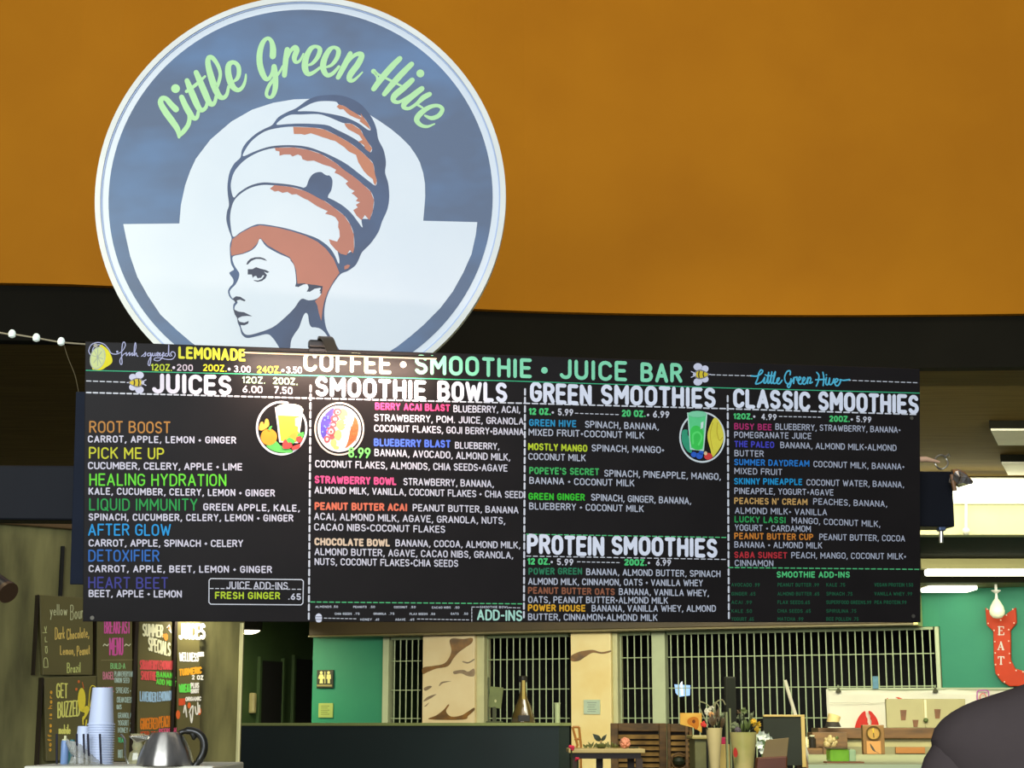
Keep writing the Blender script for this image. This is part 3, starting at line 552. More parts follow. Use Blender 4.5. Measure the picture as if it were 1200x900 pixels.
spoly(Kn([(2, 850), (10, 800), (32, 760), (60, 720), (78, 670), (90, 640), (100, 624), (110, 620), (122, 636), (130, 690), (146, 716), (170, 718), (200, 725), (225, 742), (245, 765), (262, 795), (285, 850), (310, 960), (0, 960)]), .0038, 'white_shoulder', wht)

def script(parts, K, fr, n, sub=5):
    m_ = MB()
    for st in parts:
        if len(st) == 1: x, y, r = K(st)[0]; m_.ppoly(fr, ell(x, y, r, r, 20), n)
        else: m_.pstrk(fr, K(st), 1, n, smooth=True, sub=sub)
    return m_
L1 = [[(183, 612, 50), (140, 568, 46), (105, 528, 40), (70, 522, 40), (58, 560, 46), (92, 625, 52), (150, 705, 52), (196, 775, 44), (207, 838, 22)], [(207, 830, 24), (240, 795, 38), (280, 740, 38), (292, 690, 34), (288, 650, 30)],
      [(178, 442, 36)], [(228, 512, 42), (258, 580, 48), (292, 640, 50), (325, 682, 38), (352, 678, 32), (366, 625, 26)],
      [(272, 378, 40), (300, 450, 50), (340, 545, 52), (370, 605, 46), (398, 618, 36), (425, 595, 30), (436, 555, 24)], [(268, 466, 28), (340, 415, 28), (418, 344, 20)],
      [(346, 312, 42), (380, 390, 50), (420, 485, 52), (452, 555, 46), (480, 572, 36), (500, 545, 30), (508, 505, 26)],
      [(510, 445, 22), (530, 390, 28), (542, 320, 28), (520, 250, 32), (480, 195, 36), (448, 192, 38), (442, 240, 44), (462, 330, 52), (495, 430, 54), (530, 500, 46), (565, 518, 36), (595, 490, 30), (610, 425, 24)],
      [(640, 392, 14), (680, 360, 32), (694, 310, 36), (686, 258, 36), (652, 230, 34), (612, 248, 44), (606, 315, 50), (626, 395, 52), (655, 440, 44), (692, 455, 34), (726, 425, 28), (745, 375, 22), (750, 328, 14)]]
script(L1, crop(180, 40, .1444), SG, .0018).build('script_lettering', lgr, logo, label='light green script word at the left of the arc')
L2 = [[(238, 288, 60), (240, 215, 56), (225, 148, 42), (190, 120, 34), (145, 160, 46), (117, 250, 54), (115, 350, 56), (138, 440, 56), (172, 500, 44), (205, 495, 34), (235, 440, 34), (250, 390, 50)], [(250, 385, 50), (262, 470, 52), (262, 580, 50), (240, 655, 40), (205, 675, 28), (178, 645, 32), (200, 570, 34), (250, 500, 30), (300, 440, 24), (330, 380, 18)],
      [(374, 226, 50), (360, 320, 52), (347, 468, 46)], [(378, 310, 18), (405, 240, 30), (445, 205, 46), (462, 235, 54), (440, 300, 48), (452, 345, 32), (492, 330, 26), (525, 265, 16)],
      [(565, 374, 18), (610, 355, 32), (660, 295, 42), (680, 225, 44), (642, 197, 32), (592, 220, 46), (548, 310, 56), (540, 400, 60), (568, 455, 44), (620, 440, 34), (680, 395, 26)],
      [(735, 392, 18), (790, 370, 32), (840, 305, 42), (854, 235, 44), (815, 205, 32), (768, 230, 46), (722, 315, 56), (710, 400, 56), (745, 465, 44), (800, 450, 36), (858, 385, 26)],
      [(965, 262, 44), (920, 355, 54), (850, 488, 44)], [(905, 395, 20), (985, 295, 32), (1045, 265, 42), (1072, 285, 52), (1035, 365, 58), (965, 460, 58), (958, 510, 46), (1000, 512, 30), (1078, 438, 14)]]
script(L2, crop(290, 30, .125), SG, .0018).build('script_lettering', lgr, logo, label='light green script word at the top of the arc')
L3 = [[(357, 153, 50), (280, 230, 58), (180, 345, 58), (106, 445, 50)], [(470, 207, 50), (380, 295, 58), (285, 400, 58), (208, 495, 46)], [(105, 276, 50), (140, 300, 26), (190, 325, 22), (270, 365, 24), (375, 418, 20)], [(110, 285, 30), (138, 330, 22), (140, 375, 22)],
      [(553, 295, 38)], [(475, 360, 50), (400, 430, 58), (310, 505, 60), (295, 555, 46), (345, 572, 32), (420, 530, 26), (480, 490, 20)],
      [(568, 442, 52), (480, 510, 58), (405, 580, 54), (395, 620, 42), (445, 632, 32), (520, 585, 34), (580, 530, 50), (642, 495, 46)], [(515, 590, 24), (575, 625, 20)],
      [(598, 700, 20), (660, 725, 40), (730, 700, 44), (765, 640, 40), (720, 605, 34), (640, 620, 42), (555, 680, 54), (518, 740, 52), (555, 790, 38), (620, 806, 28), (690, 780, 14)]]
script(L3, crop(425, 50, .1222), SG, .0018).build('script_lettering', lgr, logo, label='light green script word at the right of the arc')
# hidden wall rods that carry the disc from the hall ceiling, behind its upper half
for i, u in enumerate((-.03, .03)):
    MB().tube([SG.pt(u, .2, -.06), SG.pt(u, .2, -.06) + V3((0, 0, 4.3))], .01).build('hanging_rod', M_black, logo)

# ================================================================== MENU BOARD
Rb = rotm(.20298753, .13331542, -.0121481)
BD = Fr(V3((.03873, 6.0, 1.4 + .82377)), Rb @ V3((1, 0, 0)), Rb @ V3((0, 0, 1)))
M_board = mat('black_chalk_panel', (28, 24, 23), .45, var=.25, scale=5, spec=.17)
board = thing('menu_board', 'long black hanging menu board painted with bright smoothie and juice lists', 'menu board', BD.pt(0, -.49, 0))
outline = [(100, 400), (1078, 432), (1079, 729.5), (97, 728.5)]
MB().pprism(BD, outline, -.022, 0).build('board_panel', M_board, board, bevel=.002)
WH = (216, 218, 226)
N0 = .0012
def bt(t, x0, y0, x1, y1, cap, w, c=WH, label=None, name='painted_lettering'):
    o = T(MB(), BD, N0, t, x0, y0, x1, y1, cap, w).build(name, paint(c), board)
    if label: o['label'] = label
    return o
def multi(rows, c=WH, name='painted_lettering', label=None):
    for r in rows: T(MB(), BD, N0, *r).build(name, paint(c), board, label=label)
def dots(pts, r, c, name='painted_dot'):
    m_ = MB()
    for x, y in pts: m_.ppoly(BD, ell(x, y, r, r, 12), N0)
    return m_.build(name, paint(c), board)
# -- head line
bt('LEMONADE', 210.5, 420.2, 286.5, 423.4, 14.5, 2.9, (226, 224, 60), 'yellow hand lettering reading LEMONADE')
multi([('12OZ.', 177.5, 434.5, 201, 434.9, 8.2, 1.4)], (196, 214, 50)); multi([('20OZ.', 238.6, 434.9, 265, 435.7, 8.2, 1.4), ('24OZ.', 301.6, 437, 328.5, 437.4, 8.2, 1.4)], (232, 226, 40))
multi([('200', 207.8, 434.5, 225.3, 434.9, 7.8, 1.2), ('3.00', 274.8, 436.3, 293, 436.8, 8, 1.3), ('3.50', 336, 437.4, 353, 437.9, 8, 1.3)], (222, 205, 216))
dots([(203.6, 430.8), (268.5, 432.6), (331.5, 434.2)], 1.7, (226, 214, 226))
bt('JUICES', 180.8, 461.2, 269.2, 463.4, 23.6, 4.8, (236, 230, 240), 'large white lettering reading JUICES')
multi([('12OZ.', 284.5, 448.8, 310, 449.8, 8, 1.35), ('20OZ.', 320.5, 450, 348, 451.2, 8, 1.35)], (188, 232, 170)); multi([('6.00', 285, 460, 307, 460.9, 8.4, 1.35), ('7.50', 322, 461.2, 342, 462, 8.4, 1.35)], (228, 214, 222))
bt('COFFEE', 357.5, 435.4, 456.5, 438.2, 23.2, 4.2, (238, 244, 196), 'pale lettering reading COFFEE')
bt('SMOOTHIE', 488, 438.4, 621, 443.6, 23.2, 4.2, (142, 230, 184), 'mint green lettering reading SMOOTHIE')
bt('JUICE', 658, 444.2, 733, 447.2, 23.6, 4.2, (138, 228, 182), 'mint green lettering reading JUICE'); bt('BAR', 752.5, 447.4, 797.5, 449, 23, 4.2, (138, 228, 182), 'mint green lettering reading BAR')
dots([(472.5, 427.3)], 3.8, (238, 226, 196)); dots([(638, 434)], 3.9, (138, 228, 182))
for t, x0, y0, x1, y1, cap in [('SMOOTHIE', 371.5, 463.2, 497, 468.3, 20.5), ('BOWLS', 515, 468.4, 592, 470.4, 20.5), ('GREEN', 623, 470.2, 691, 474, 21), ('SMOOTHIES', 706, 473, 836.5, 477, 20.8), ('CLASSIC', 861, 476.6, 947.5, 480.2, 20), ('SMOOTHIES', 960.5, 480.2, 1074.5, 484.4, 20), ('PROTEIN', 619.6, 648, 706, 650.8, 20.5), ('SMOOTHIES', 718.5, 649.2, 838.5, 652.6, 20)]:
    bt(t, x0, y0 + 1.3, x1, y1 + 1.3, cap * 1.15, 4.6, (232, 236, 248), 'large white lettering reading ' + t)
# -- rules
m_ = MB()
for (xa, ya), (xb, yb) in zip([(101, 434), (362, 440), (600, 446.5), (845, 454.5)], [(362, 440), (600, 446.5), (845, 454.5), (1078, 460.7)]): dashes(m_, BD, N0, [(xa, ya), (xb, yb)], 1.1, 2.4, .7)
m_.build('green_rule', paint((60, 184, 130)), board)
m_ = MB(); wv = 1.7
dashes(m_, BD, N0, [(101.5, 460), (362, 466.6)], wv, 5, 2.8); dashes(m_, BD, N0, [(362, 466.6), (614, 472.6), (853, 479), (1076, 485.8)], wv - .1, 6.5, 3)
for q in ([(364, 452), (361.8, 729)], [(615.2, 456), (613.8, 727)], [(852.6, 464), (854, 728)]): dashes(m_, BD, N0, q, 2.2, 6.6, 3.6)
dashes(m_, BD, N0, [(101.5, 446.4), (149, 448)], 1.2, 5.5, 3); dashes(m_, BD, N0, [(833, 439.2), (882, 440.5)], .9, 4.6, 2.4); dashes(m_, BD, N0, [(992, 445.6), (1077, 448.6)], .9, 4.6, 2.4)
dashes(m_, BD, N0, [(674, 484.3), (727, 486)], .9, 3.5, 2.4); dashes(m_, BD, N0, [(676.5, 658.3), (728, 659.4)], .9, 3.5, 2.4); dashes(m_, BD, N0, [(913, 488), (963.8, 489)], .9, 3.5, 2.2)
dashes(m_, BD, N0, [(617, 651.6), (853, 655.6)], 1, 5, 3)
m_.pstrk(BD, [(247, 678), (353.5, 679.2), (355.5, 681.2), (355, 706.6), (352.8, 708.8), (247, 708), (244.8, 705.8), (245, 680)], 1.1, N0, closed=True); dashes(m_, BD, N0, [(246, 689.6), (355, 690.6)], .9, 4, 2.4)
dashes(m_, BD, N0, [(380, 724.3), (419, 725.2)], .8, 3, 1.8); dashes(m_, BD, N0, [(489, 725.3), (551, 726.4)], .8, 3, 1.8); dashes(m_, BD, N0, [(552.8, 728), (552.8, 711.3), (563, 711.4)], .8, 3, 1.5); dashes(m_, BD, N0, [(596, 712), (611, 712.4)], .8, 3, 1.5)
m_.build('dashed_line', paint((218, 220, 226)), board)
for q in ([(364, 705.4), (614, 707.6)], [(854, 665), (1079, 667.2)], [(617, 626), (853, 629.9)]): dashes(MB(), BD, N0, q, 1.2, 4.8, 2.5).build('green_dashed_line', paint((84, 196, 124)), board)
# -- juices column
J = [('ROOT BOOST', 105.5, 507.2, 199, 507.8, 13.3, (196, 134, 58)), ('PICK ME UP', 105, 537.4, 191.5, 538.2, 13, (206, 206, 44)), ('HEALING HYDRATION', 105.5, 569, 264.3, 569.8, 13.7, (108, 226, 52)),
     ('LIQUID IMMUNITY', 105.5, 598.2, 230.6, 598.4, 13.7, (36, 158, 70)), ('AFTER GLOW', 104, 627.6, 199.5, 627.8, 13.3, (32, 156, 222)), ('DETOXIFIER', 104.5, 657.9, 186, 658.1, 13.3, (44, 108, 188)), ('HEART BEET', 104.5, 689.3, 196, 690, 13, (62, 62, 142))]
cn = ['orange', 'yellow', 'bright green', 'deep green', 'sky blue', 'blue', 'violet']
for (t, x0, y0, x1, y1, cap, c), n_ in zip(J, cn): bt(t, x0, y0 + .2, x1, y1 + .2, cap + .8, 1.8, c, n_ + ' lettering reading ' + t)
for r in [('CARROT, APPLE, LEMON + GINGER', 103.8, 518.6, 276, 520, 8.4), ('CUCUMBER, CELERY, APPLE + LIME', 103.8, 549.8, 283, 551.4, 8.6), ('KALE, CUCUMBER, CELERY, LEMON + GINGER', 104.6, 579.8, 321.5, 582, 8.5), ('GREEN APPLE, KALE,', 238.8, 598.2, 350.5, 599.7, 8.4),
          ('SPINACH, CUCUMBER, CELERY, LEMON + GINGER', 104.6, 610, 343, 611.2, 8.4), ('CARROT, APPLE, SPINACH + CELERY', 104.6, 640.5, 284.2, 641.1, 8.6), ('CARROT, APPLE, BEET, LEMON + GINGER', 104.6, 670.6, 318, 671.4, 8.4), ('BEET, APPLE + LEMON', 104.6, 699.7, 212.4, 700.4, 8.6)]:
    bt(*r, 1.5, (216, 212, 224))
multi([('JUICE ADD-INS', 266, 690, 336.8, 690.9, 8.8, 1.3), ('.65', 338.3, 702.8, 352, 703.3, 7.8, 1.5)], (204, 204, 214)); bt('FRESH GINGER', 252.8, 701.9, 327.5, 702.3, 8.6, 1.6, (186, 212, 40), 'yellow green lettering reading FRESH GINGER')
# -- bowls column
def row(head, hc, hw, hx, body): 
    if head: bt(head, *hx, hw, hc)
    for r in body: bt(*r, 1.35, (210, 208, 218))
row('BERRY ACAI BLAST', (226, 66, 120), 1.8, (440.2, 480.3, 526.4, 482.4, 8.6), [('BLUEBERRY, ACAI,', 531.8, 483.2, 609, 484.2, 8.4), ('STRAWBERRY, POM. JUICE, GRANOLA', 439.2, 493.6, 613, 497.9, 8.4), ('COCONUT FLAKES, GOJI BERRY+BANANA', 439.2, 506, 613, 510.3, 8.4)])
row('BLUEBERRY BLAST', (84, 116, 226), 2.0, (439, 522.9, 527, 525, 9.2), [('BLUEBERRY,', 533.8, 525.8, 584.5, 527.1, 8.2), ('BANANA, AVOCADO, ALMOND MILK,', 439.4, 534.5, 597.3, 540, 8.6), ('COCONUT FLAKES, ALMONDS, CHIA SEEDS+AGAVE', 369.9, 547.8, 594, 552.8, 8.6)])
row('STRAWBERRY BOWL', (232, 84, 138), 2.1, (369.6, 566.6, 463.6, 568.8, 9.3), [('STRAWBERRY, BANANA,', 473.3, 568.6, 578, 571.2, 8.6), ('ALMOND MILK, VANILLA, COCONUT FLAKES + CHIA SEED', 369.2, 578.3, 612.6, 584, 8.4)])
row('PEANUT BUTTER ACAI', (222, 114, 84), 2.1, (369.6, 597.6, 476, 599.2, 9.2), [('PEANUT BUTTER, BANANA', 484.2, 599, 607, 601.9, 8.4), ('ACAI, ALMOND MILK, AGAVE, GRANOLA, NUTS,', 368.7, 609.3, 591.4, 614.4, 8.5), ('CACAO NIBS+COCONUT FLAKES', 368.7, 621.7, 521, 624.4, 8.5)])
row('CHOCOLATE BOWL', (224, 198, 168), 2.1, (369.6, 639.2, 456, 640.6, 9), [('BANANA, COCOA, ALMOND MILK,', 464, 640.4, 609, 643, 8.4), ('ALMOND BUTTER, AGAVE, CACAO NIBS, GRANOLA,', 369.2, 650.6, 600.6, 654.7, 8.5), ('NUTS, COCONUT FLAKES+CHIA SEEDS', 369.2, 662.3, 536.2, 664.5, 8.5)])
bt('ADD-INS', 560, 726.8, 611, 728.2, 13, 2.1, (176, 226, 206), 'mint lettering reading ADD-INS')
Kt = crop(360, 695, .21667); m_ = MB()
for t, a_, b_, yy in [('ALMONDS', 45, 130, 80), ('.50', 140, 165, 80), ('PEANUTS', 250, 320, 81), ('.50', 340, 365, 81), ('COCONUT', 470, 540, 82), ('.50', 558, 585, 82), ('CACAO NIBS', 675, 775, 84), ('.50', 797, 822, 84), ('CHIA SEEDS', 150, 240, 118), ('.75', 255, 282, 118), ('GRANOLA', 360, 425, 118), ('.75', 443, 470, 118), ('FLAX SEEDS', 555, 650, 119), ('.50', 667, 690, 119), ('OATS', 777, 818, 118), ('.50', 845, 868, 118), ('HONEY', 288, 348, 149), ('.65', 367, 388, 149), ('AGAVE', 477, 530, 149), ('.65', 553, 578, 149), ('SMOOTHIE BOWL', 935, 1088, 82)]:
    (xa, ya), (xb, yb) = Kt([(a_, yy), (b_, yy)]); T(m_, BD, N0, t, xa, ya, xb, yb, 2.7, .55)
m_.build('tiny_lettering', paint((200, 204, 212)), board)
m_ = MB(); m_.ppoly(BD, cr_spline(Kt([(48, 118), (62, 110), (76, 118), (80, 135), (74, 156), (52, 156), (44, 136)]), True), N0); m_.pstrk(BD, Kt([(46, 128), (80, 128)]), .6, N0 + .0004, 1); m_.pstrk(BD, Kt([(46, 142), (80, 142)]), .6, N0 + .0004, 1)
m_.build('painted_honey_pot', [paint((216, 218, 230)), paint((60, 60, 80))], board)
# -- green and protein column
def price(rows_g, rows_w, dd):
    multi(rows_g, (78, 206, 118)); multi(rows_w, (208, 208, 216)); dots(dd, 1.4, (208, 208, 216))
price([('12 OZ.', 620.6, 486.1, 644.6, 486.6, 8.2, 2), ('20 OZ.', 729.4, 488.3, 755.6, 489, 8.2, 2)], [('5.99', 654.4, 487, 671, 487.5, 8.2, 1.5), ('6.99', 765.8, 489.3, 783.6, 490, 8.2, 1.6)], [(647.8, 483.4), (759.4, 486.3)])
price([('12 OZ.', 619, 661.6, 643.6, 662, 8, 2), ('20OZ.', 732.4, 662.8, 757, 663.1, 8, 2)], [('5.99', 653.3, 662.4, 671.2, 662.9, 8, 1.5), ('6.99', 769.2, 663, 785.6, 663.6, 8, 1.5)], [(646.6, 658.6), (760.4, 659.7)])
price([('12OZ.', 860.2, 491.2, 881, 491.7, 7.2, 1.8), ('20OZ.', 972.4, 494.2, 995, 494.8, 7.4, 1.8)], [('4.99', 892.6, 492, 909.4, 492.6, 7.4, 1.4), ('5.99', 1004, 494.7, 1020.3, 495.5, 7.4, 1.4)], [(883.9, 488.2), (998.2, 491.6)])
def row2(head, hc, hx, body, hw=1.7, w=1.25, c=(190, 194, 206), cap=8.2):
    bt(head, *hx, cap + .2, hw, hc)
    for r in body: bt(*r, cap, w, c)
row2('GREEN HIVE', (34, 144, 190), (620.8, 499.4, 674.4, 500.8), [('SPINACH, BANANA,', 686, 501.2, 771.5, 504), ('MIXED FRUIT+COCONUT MILK', 620, 510.5, 754.2, 514.2)])
row2('MOSTLY MANGO', (190, 210, 40), (619.6, 527.5, 687.4, 529.6), [('SPINACH, MANGO+', 693.8, 528.9, 777.8, 531.3), ('COCONUT MILK', 619.6, 538.9, 685.6, 540.8)])
row2("POPEYE'S SECRET", (62, 178, 90), (620.8, 555.6, 701.2, 557.2), [('SPINACH, PINEAPPLE, MANGO,', 708.4, 558.5, 844, 562.6), ('BANANA + COCONUT MILK', 620.8, 567, 742.8, 570.2)])
row2('GREEN GINGER', (52, 196, 40), (620, 585.8, 684.6, 586.8), [('SPINACH, GINGER, BANANA,', 693.2, 586.8, 809.3, 591), ('BLUEBERRY + COCONUT MILK', 620.6, 597, 753.6, 600.2)])
row2('POWER GREEN', (38, 124, 84), (620, 673.5, 681.2, 673.4), [('BANANA, ALMOND BUTTER, SPINACH', 687.4, 673.9, 843.6, 676.5), ('ALMOND MILK, CINNAMON, OATS + VANILLA WHEY', 619.4, 685.1, 823, 687.2)], cap=8)
row2('PEANUT BUTTER OATS', (148, 90, 62), (619.4, 695.9, 719.6, 697.5), [('BANANA, VANILLA WHEY,', 725.7, 697.2, 830, 699), ('OATS, PEANUT BUTTER+ALMOND MILK', 619.4, 706.6, 782, 707.6)], cap=8)
row2('POWER HOUSE', (230, 170, 32), (619.4, 716.3, 685.2, 716.9), [('BANANA, VANILLA WHEY, ALMOND', 693.8, 716.8, 838.2, 717), ('BUTTER, CINNAMON+ALMOND MILK', 619.4, 726.9, 769.6, 727.7)], cap=8)
# -- classic column
cc = dict(cap=7.5, w=1.1, c=(178, 182, 196), hw=1.5)
row2('BUSY BEE', (178, 40, 104), (860.8, 503.2, 903.6, 504.5), [('BLUEBERRY, STRAWBERRY, BANANA+', 909, 503.6, 1054.6, 507.4), ('POMEGRANATE JUICE', 860.8, 513.2, 950.2, 514.7)], **cc)
row2('THE PALEO', (66, 66, 190), (861, 524.1, 906.4, 525.1), [('BANANA, ALMOND MILK+ALMOND', 914.7, 525.2, 1050, 528.6), ('BUTTER', 861, 534.7, 894.4, 535.5)], **cc)
row2('SUMMER DAYDREAM', (30, 122, 204), (860.8, 545.2, 947.6, 547.1), [('COCONUT MILK, BANANA+', 953.6, 547.5, 1059.2, 550.6), ('MIXED FRUIT', 861, 555.6, 916, 557)], **cc)
row2('SKINNY PINEAPPLE', (22, 150, 206), (860.8, 567.7, 939.2, 568.6), [('COCONUT WATER, BANANA,', 945.4, 568.9, 1058.7, 571.5), ('PINEAPPLE, YOGURT+AGAVE', 861, 578.9, 976.2, 580.8)], **cc)
row2("PEACHES N' CREAM", (202, 158, 90), (861, 590.6, 945.4, 592), [('PEACHES, BANANA,', 953.4, 591.3, 1039, 594.2), ('ALMOND MILK+ VANILLA', 861.6, 602, 968.6, 604)], **cc)
row2('LUCKY LASSI', (42, 160, 82), (861.4, 612.2, 920, 613.4), [('MANGO, COCONUT MILK,', 928.2, 613.3, 1030.8, 617.8), ('YOGURT + CARDAMOM', 861.4, 622, 949.6, 623.5)], **cc)
row2('PEANUT BUTTER CUP', (212, 130, 44), (861, 631.8, 952.2, 633.1), [('PEANUT BUTTER, COCOA', 960.4, 632.9, 1060, 634.7), ('BANANA + ALMOND MILK', 861, 641.9, 962.8, 642.9)], **cc)
row2('SABA SUNSET', (190, 42, 52), (861, 653.8, 921.6, 654.6), [('PEACH, MANGO, COCONUT MILK+', 927.7, 654.3, 1061.2, 655.7), ('CINNAMON', 861.4, 663.4, 905.6, 664)], **cc)
bt('SMOOTHIE ADD-INS', 910.8, 676.9, 995, 677.1, 7.4, 1.5, (84, 204, 124), 'green lettering reading SMOOTHIE ADD-INS')
Kg = crop(850, 660, .19167); m_ = MB()
ys = [143, 198, 250, 303, 352]
cols = [(38, [('AVOCADO .99', 208), ('GINGER .65', 182), ('ACAI .99', 160), ('KALE .50', 160), ('YOGURT .65', 172)]), (320, [('PEANUT BUTTER .99', 570), ('ALMOND BUTTER .65', 572), ('FLAX SEEDS.65', 515), ('CHIA SEEDS .65', 520), ('MATCHA .99', 475)]),
        (618, [('KALE .75', 730), ('SPINACH .75', 775), ('SUPERFOOD GREENS.99', 890), ('SPIRULINA .75', 798), ('BEE POLLEN .75', 812)]), (912, [('VEGAN PROTEIN 1.50', 1145), ('VANILLA WHEY .99', 1140), ('PEA PROTEIN.99', 1105)])]
for cx, lst in cols:
    for i, (t, xe) in enumerate(lst):
        (xa, ya), (xb, yb) = Kg([(cx, ys[i]), (xe, ys[i] + 1)]); T(m_, BD, N0, t, xa, ya, xb, yb, 4.4, .85)
m_.build('dim_green_lettering', paint((20, 88, 56)), board)
bt('8.99', 409, 536.4, 433.2, 537.2, 12.6, 2, (126, 232, 112), 'bright green price reading 8.99').location = BD.N * .004
# -- script and drawings
Kc = crop(865, 425, .11667); W_ = 15
C1 = [[(125, 132), (185, 135), (228, 112), (246, 85), (226, 74), (205, 110), (195, 160), (175, 212), (215, 205), (248, 180), (264, 150)], [(266, 150), (258, 200), (278, 200), (296, 150), (306, 98), (296, 195), (312, 200), (330, 140), (338, 94), (326, 195), (345, 200), (366, 130), (372, 92), (358, 130), (352, 200), (372, 207), (400, 182), (412, 156), (394, 160), (388, 200), (412, 212), (440, 178)], [(285, 130), (350, 132)], [(272, 122), (274, 124)],
      [(520, 122), (522, 86), (492, 88), (466, 140), (474, 192), (500, 214), (524, 190), (530, 162), (526, 220), (508, 250), (494, 228), (540, 190), (560, 150), (556, 208)], [(560, 152), (590, 146), (588, 172), (606, 182), (630, 156), (612, 146), (602, 196), (626, 216), (650, 190), (672, 160), (654, 150), (644, 200), (666, 216), (690, 185), (700, 148), (696, 210)], [(700, 170), (718, 148), (730, 165), (718, 206), (744, 196)],
      [(788, 98), (810, 130), (802, 190), (784, 235)], [(778, 172), (870, 168)], [(850, 98), (860, 160), (852, 230)], [(886, 150), (878, 208), (900, 220), (918, 156), (914, 214), (940, 214), (962, 162)], [(884, 122), (886, 124)], [(950, 200), (985, 194), (1002, 170), (982, 163), (968, 195), (980, 228), (1005, 228), (1026, 190), (1022, 172), (1060, 178), (1118, 170)]]
m_ = MB()
for st in C1: m_.pstrk(BD, Kc(st), W_ * .11667, N0, smooth=len(st) > 2, sub=4)
m_.build('script_lettering', paint((84, 190, 220)), board, label='cyan handwritten script between dashed lines')
Kl = crop(98, 398, .09167); m_ = MB(); ws = 1.0
C2 = [[(84, 190), (66, 140), (100, 65), (185, 36), (265, 62), (318, 120), (350, 172), (400, 186), (445, 178), (495, 145), (532, 80), (524, 34), (502, 42), (490, 110), (486, 200), (492, 300), (474, 316), (464, 262), (500, 200), (540, 170)], [(112, 180), (122, 110), (182, 66), (250, 84), (300, 130)],
      [(548, 165), (548, 205), (575, 175), (590, 165), (586, 205), (610, 180), (625, 170), (620, 205), (645, 180), (668, 100), (662, 38), (648, 100), (648, 205), (670, 168), (682, 208), (696, 212)],
      [(740, 214), (775, 185), (792, 162), (790, 208), (768, 214)], [(852, 172), (818, 178), (822, 208), (852, 195), (858, 172), (860, 250), (844, 330), (824, 310), (842, 250), (872, 200), (882, 172), (884, 208), (908, 200), (914, 172), (918, 206), (948, 188), (954, 166), (936, 172), (942, 208), (968, 198), (982, 172), (964, 180), (976, 210), (1008, 190), (1002, 232), (960, 270), (904, 262), (914, 236), (980, 234), (1060, 252), (1130, 250), (1168, 210), (1166, 170), (1130, 155), (1112, 182), (1130, 210)],
      [(1062, 178), (1038, 190), (1050, 210), (1080, 196), (1088, 68), (1090, 190), (1112, 212)], [(1010, 190), (1028, 172), (1014, 168), (1016, 208), (1044, 200)]]
for st in C2: m_.pstrk(BD, Kl(st), ws, N0, smooth=True, sub=4)
for q in (ell(430, 155, 14, 14, 10),): m_.ppoly(BD, Kl(q), N0)
m_.build('script_lettering', paint((186, 188, 222)), board, label='pale lilac script reading fresh squeezed')
def art(name, lab, K, layers):
    ms = []; mb_ = MB(); n = N0 + .0006
    for c, items in layers:
        mm = paint(c)
        if mm not in ms: ms.append(mm)
        for it in items:
            if it[0] == 's': mb_.pstrk(BD, K(it[2]), it[1], n, ms.index(mm), smooth=len(it[2]) > 2, sub=4, closed=(len(it) > 3))
            else: mb_.ppoly(BD, K(it[1]), n, ms.index(mm))
        n += .0004
    return mb_.build(name, ms, board, label=lab)
E = lambda *a, **k: ('p', ell(*a, **k)); P = lambda pts: ('p', pts); S = lambda w_, pts, *c: ('s', w_, pts, *c)
ring_ = lambda cx, cy, rx, ry, w_: S(w_, ell(cx, cy, rx, ry, 28), 1)
art('painted_lemon', 'halved yellow lemon drawing', Kl, [((236, 224, 30), [P(cr_spline([(200, 86), (260, 86), (310, 130), (350, 200), (368, 265), (350, 310), (290, 350), (230, 385), (150, 385), (110, 350)], True))]), ((196, 204, 170), [E(180, 235, 98, 148, rot=14)]), ((214, 224, 150), [E(180, 235, 84, 132, rot=14)]),
    ((170, 180, 160), [S(.7, [(180 + 70 * math.cos(a), 225 + 108 * math.sin(a)), (180 - 70 * math.cos(a), 225 - 108 * math.sin(a))]) for a in (.2, .9, 1.6, 2.4)])])
def bee(K, f, lab):
    k = lambda pts: K([(f * x, y) for x, y in pts])
    art('painted_bee', lab, k, [((216, 216, 234), [E(-45, -70, 46, 42), E(42, -95, 55, 46), E(-45, 58, 46, 42), E(42, 92, 55, 46), S(1.1, [(70, -10), (125, -35)]), S(1.1, [(70, 10), (125, 35)]), S(1.1, [(-80, 0), (-115, 0)])]),
        ((130, 126, 130), [P(cr_spline([(-98, 0), (-40, -45), (30, -60), (85, -25), (85, 25), (30, 60), (-40, 45)], True))]), ((226, 200, 50), [P(cr_spline([(-84, 0), (-40, -32), (30, -46), (66, -18), (66, 18), (30, 46), (-40, 32)], True))]),
        ((50, 40, 30), [S(1.4, [(-28, -32), (-20, 0), (-28, 32)]), S(1.4, [(30, -40), (36, 0), (30, 40)])]), ((205, 205, 220), [E(84, 0, 20, 24)])])
bee(lambda pts: [(159.6 + x * .0917, 448.4 + y * .0917) for x, y in pts], 1, 'striped bee drawing beside JUICES')
bee(lambda pts: [(821.8 + x * .094, 438.8 + y * .094) for x, y in pts], -1, 'striped bee drawing beside BAR')
Ki = crop(290, 460, .08889)
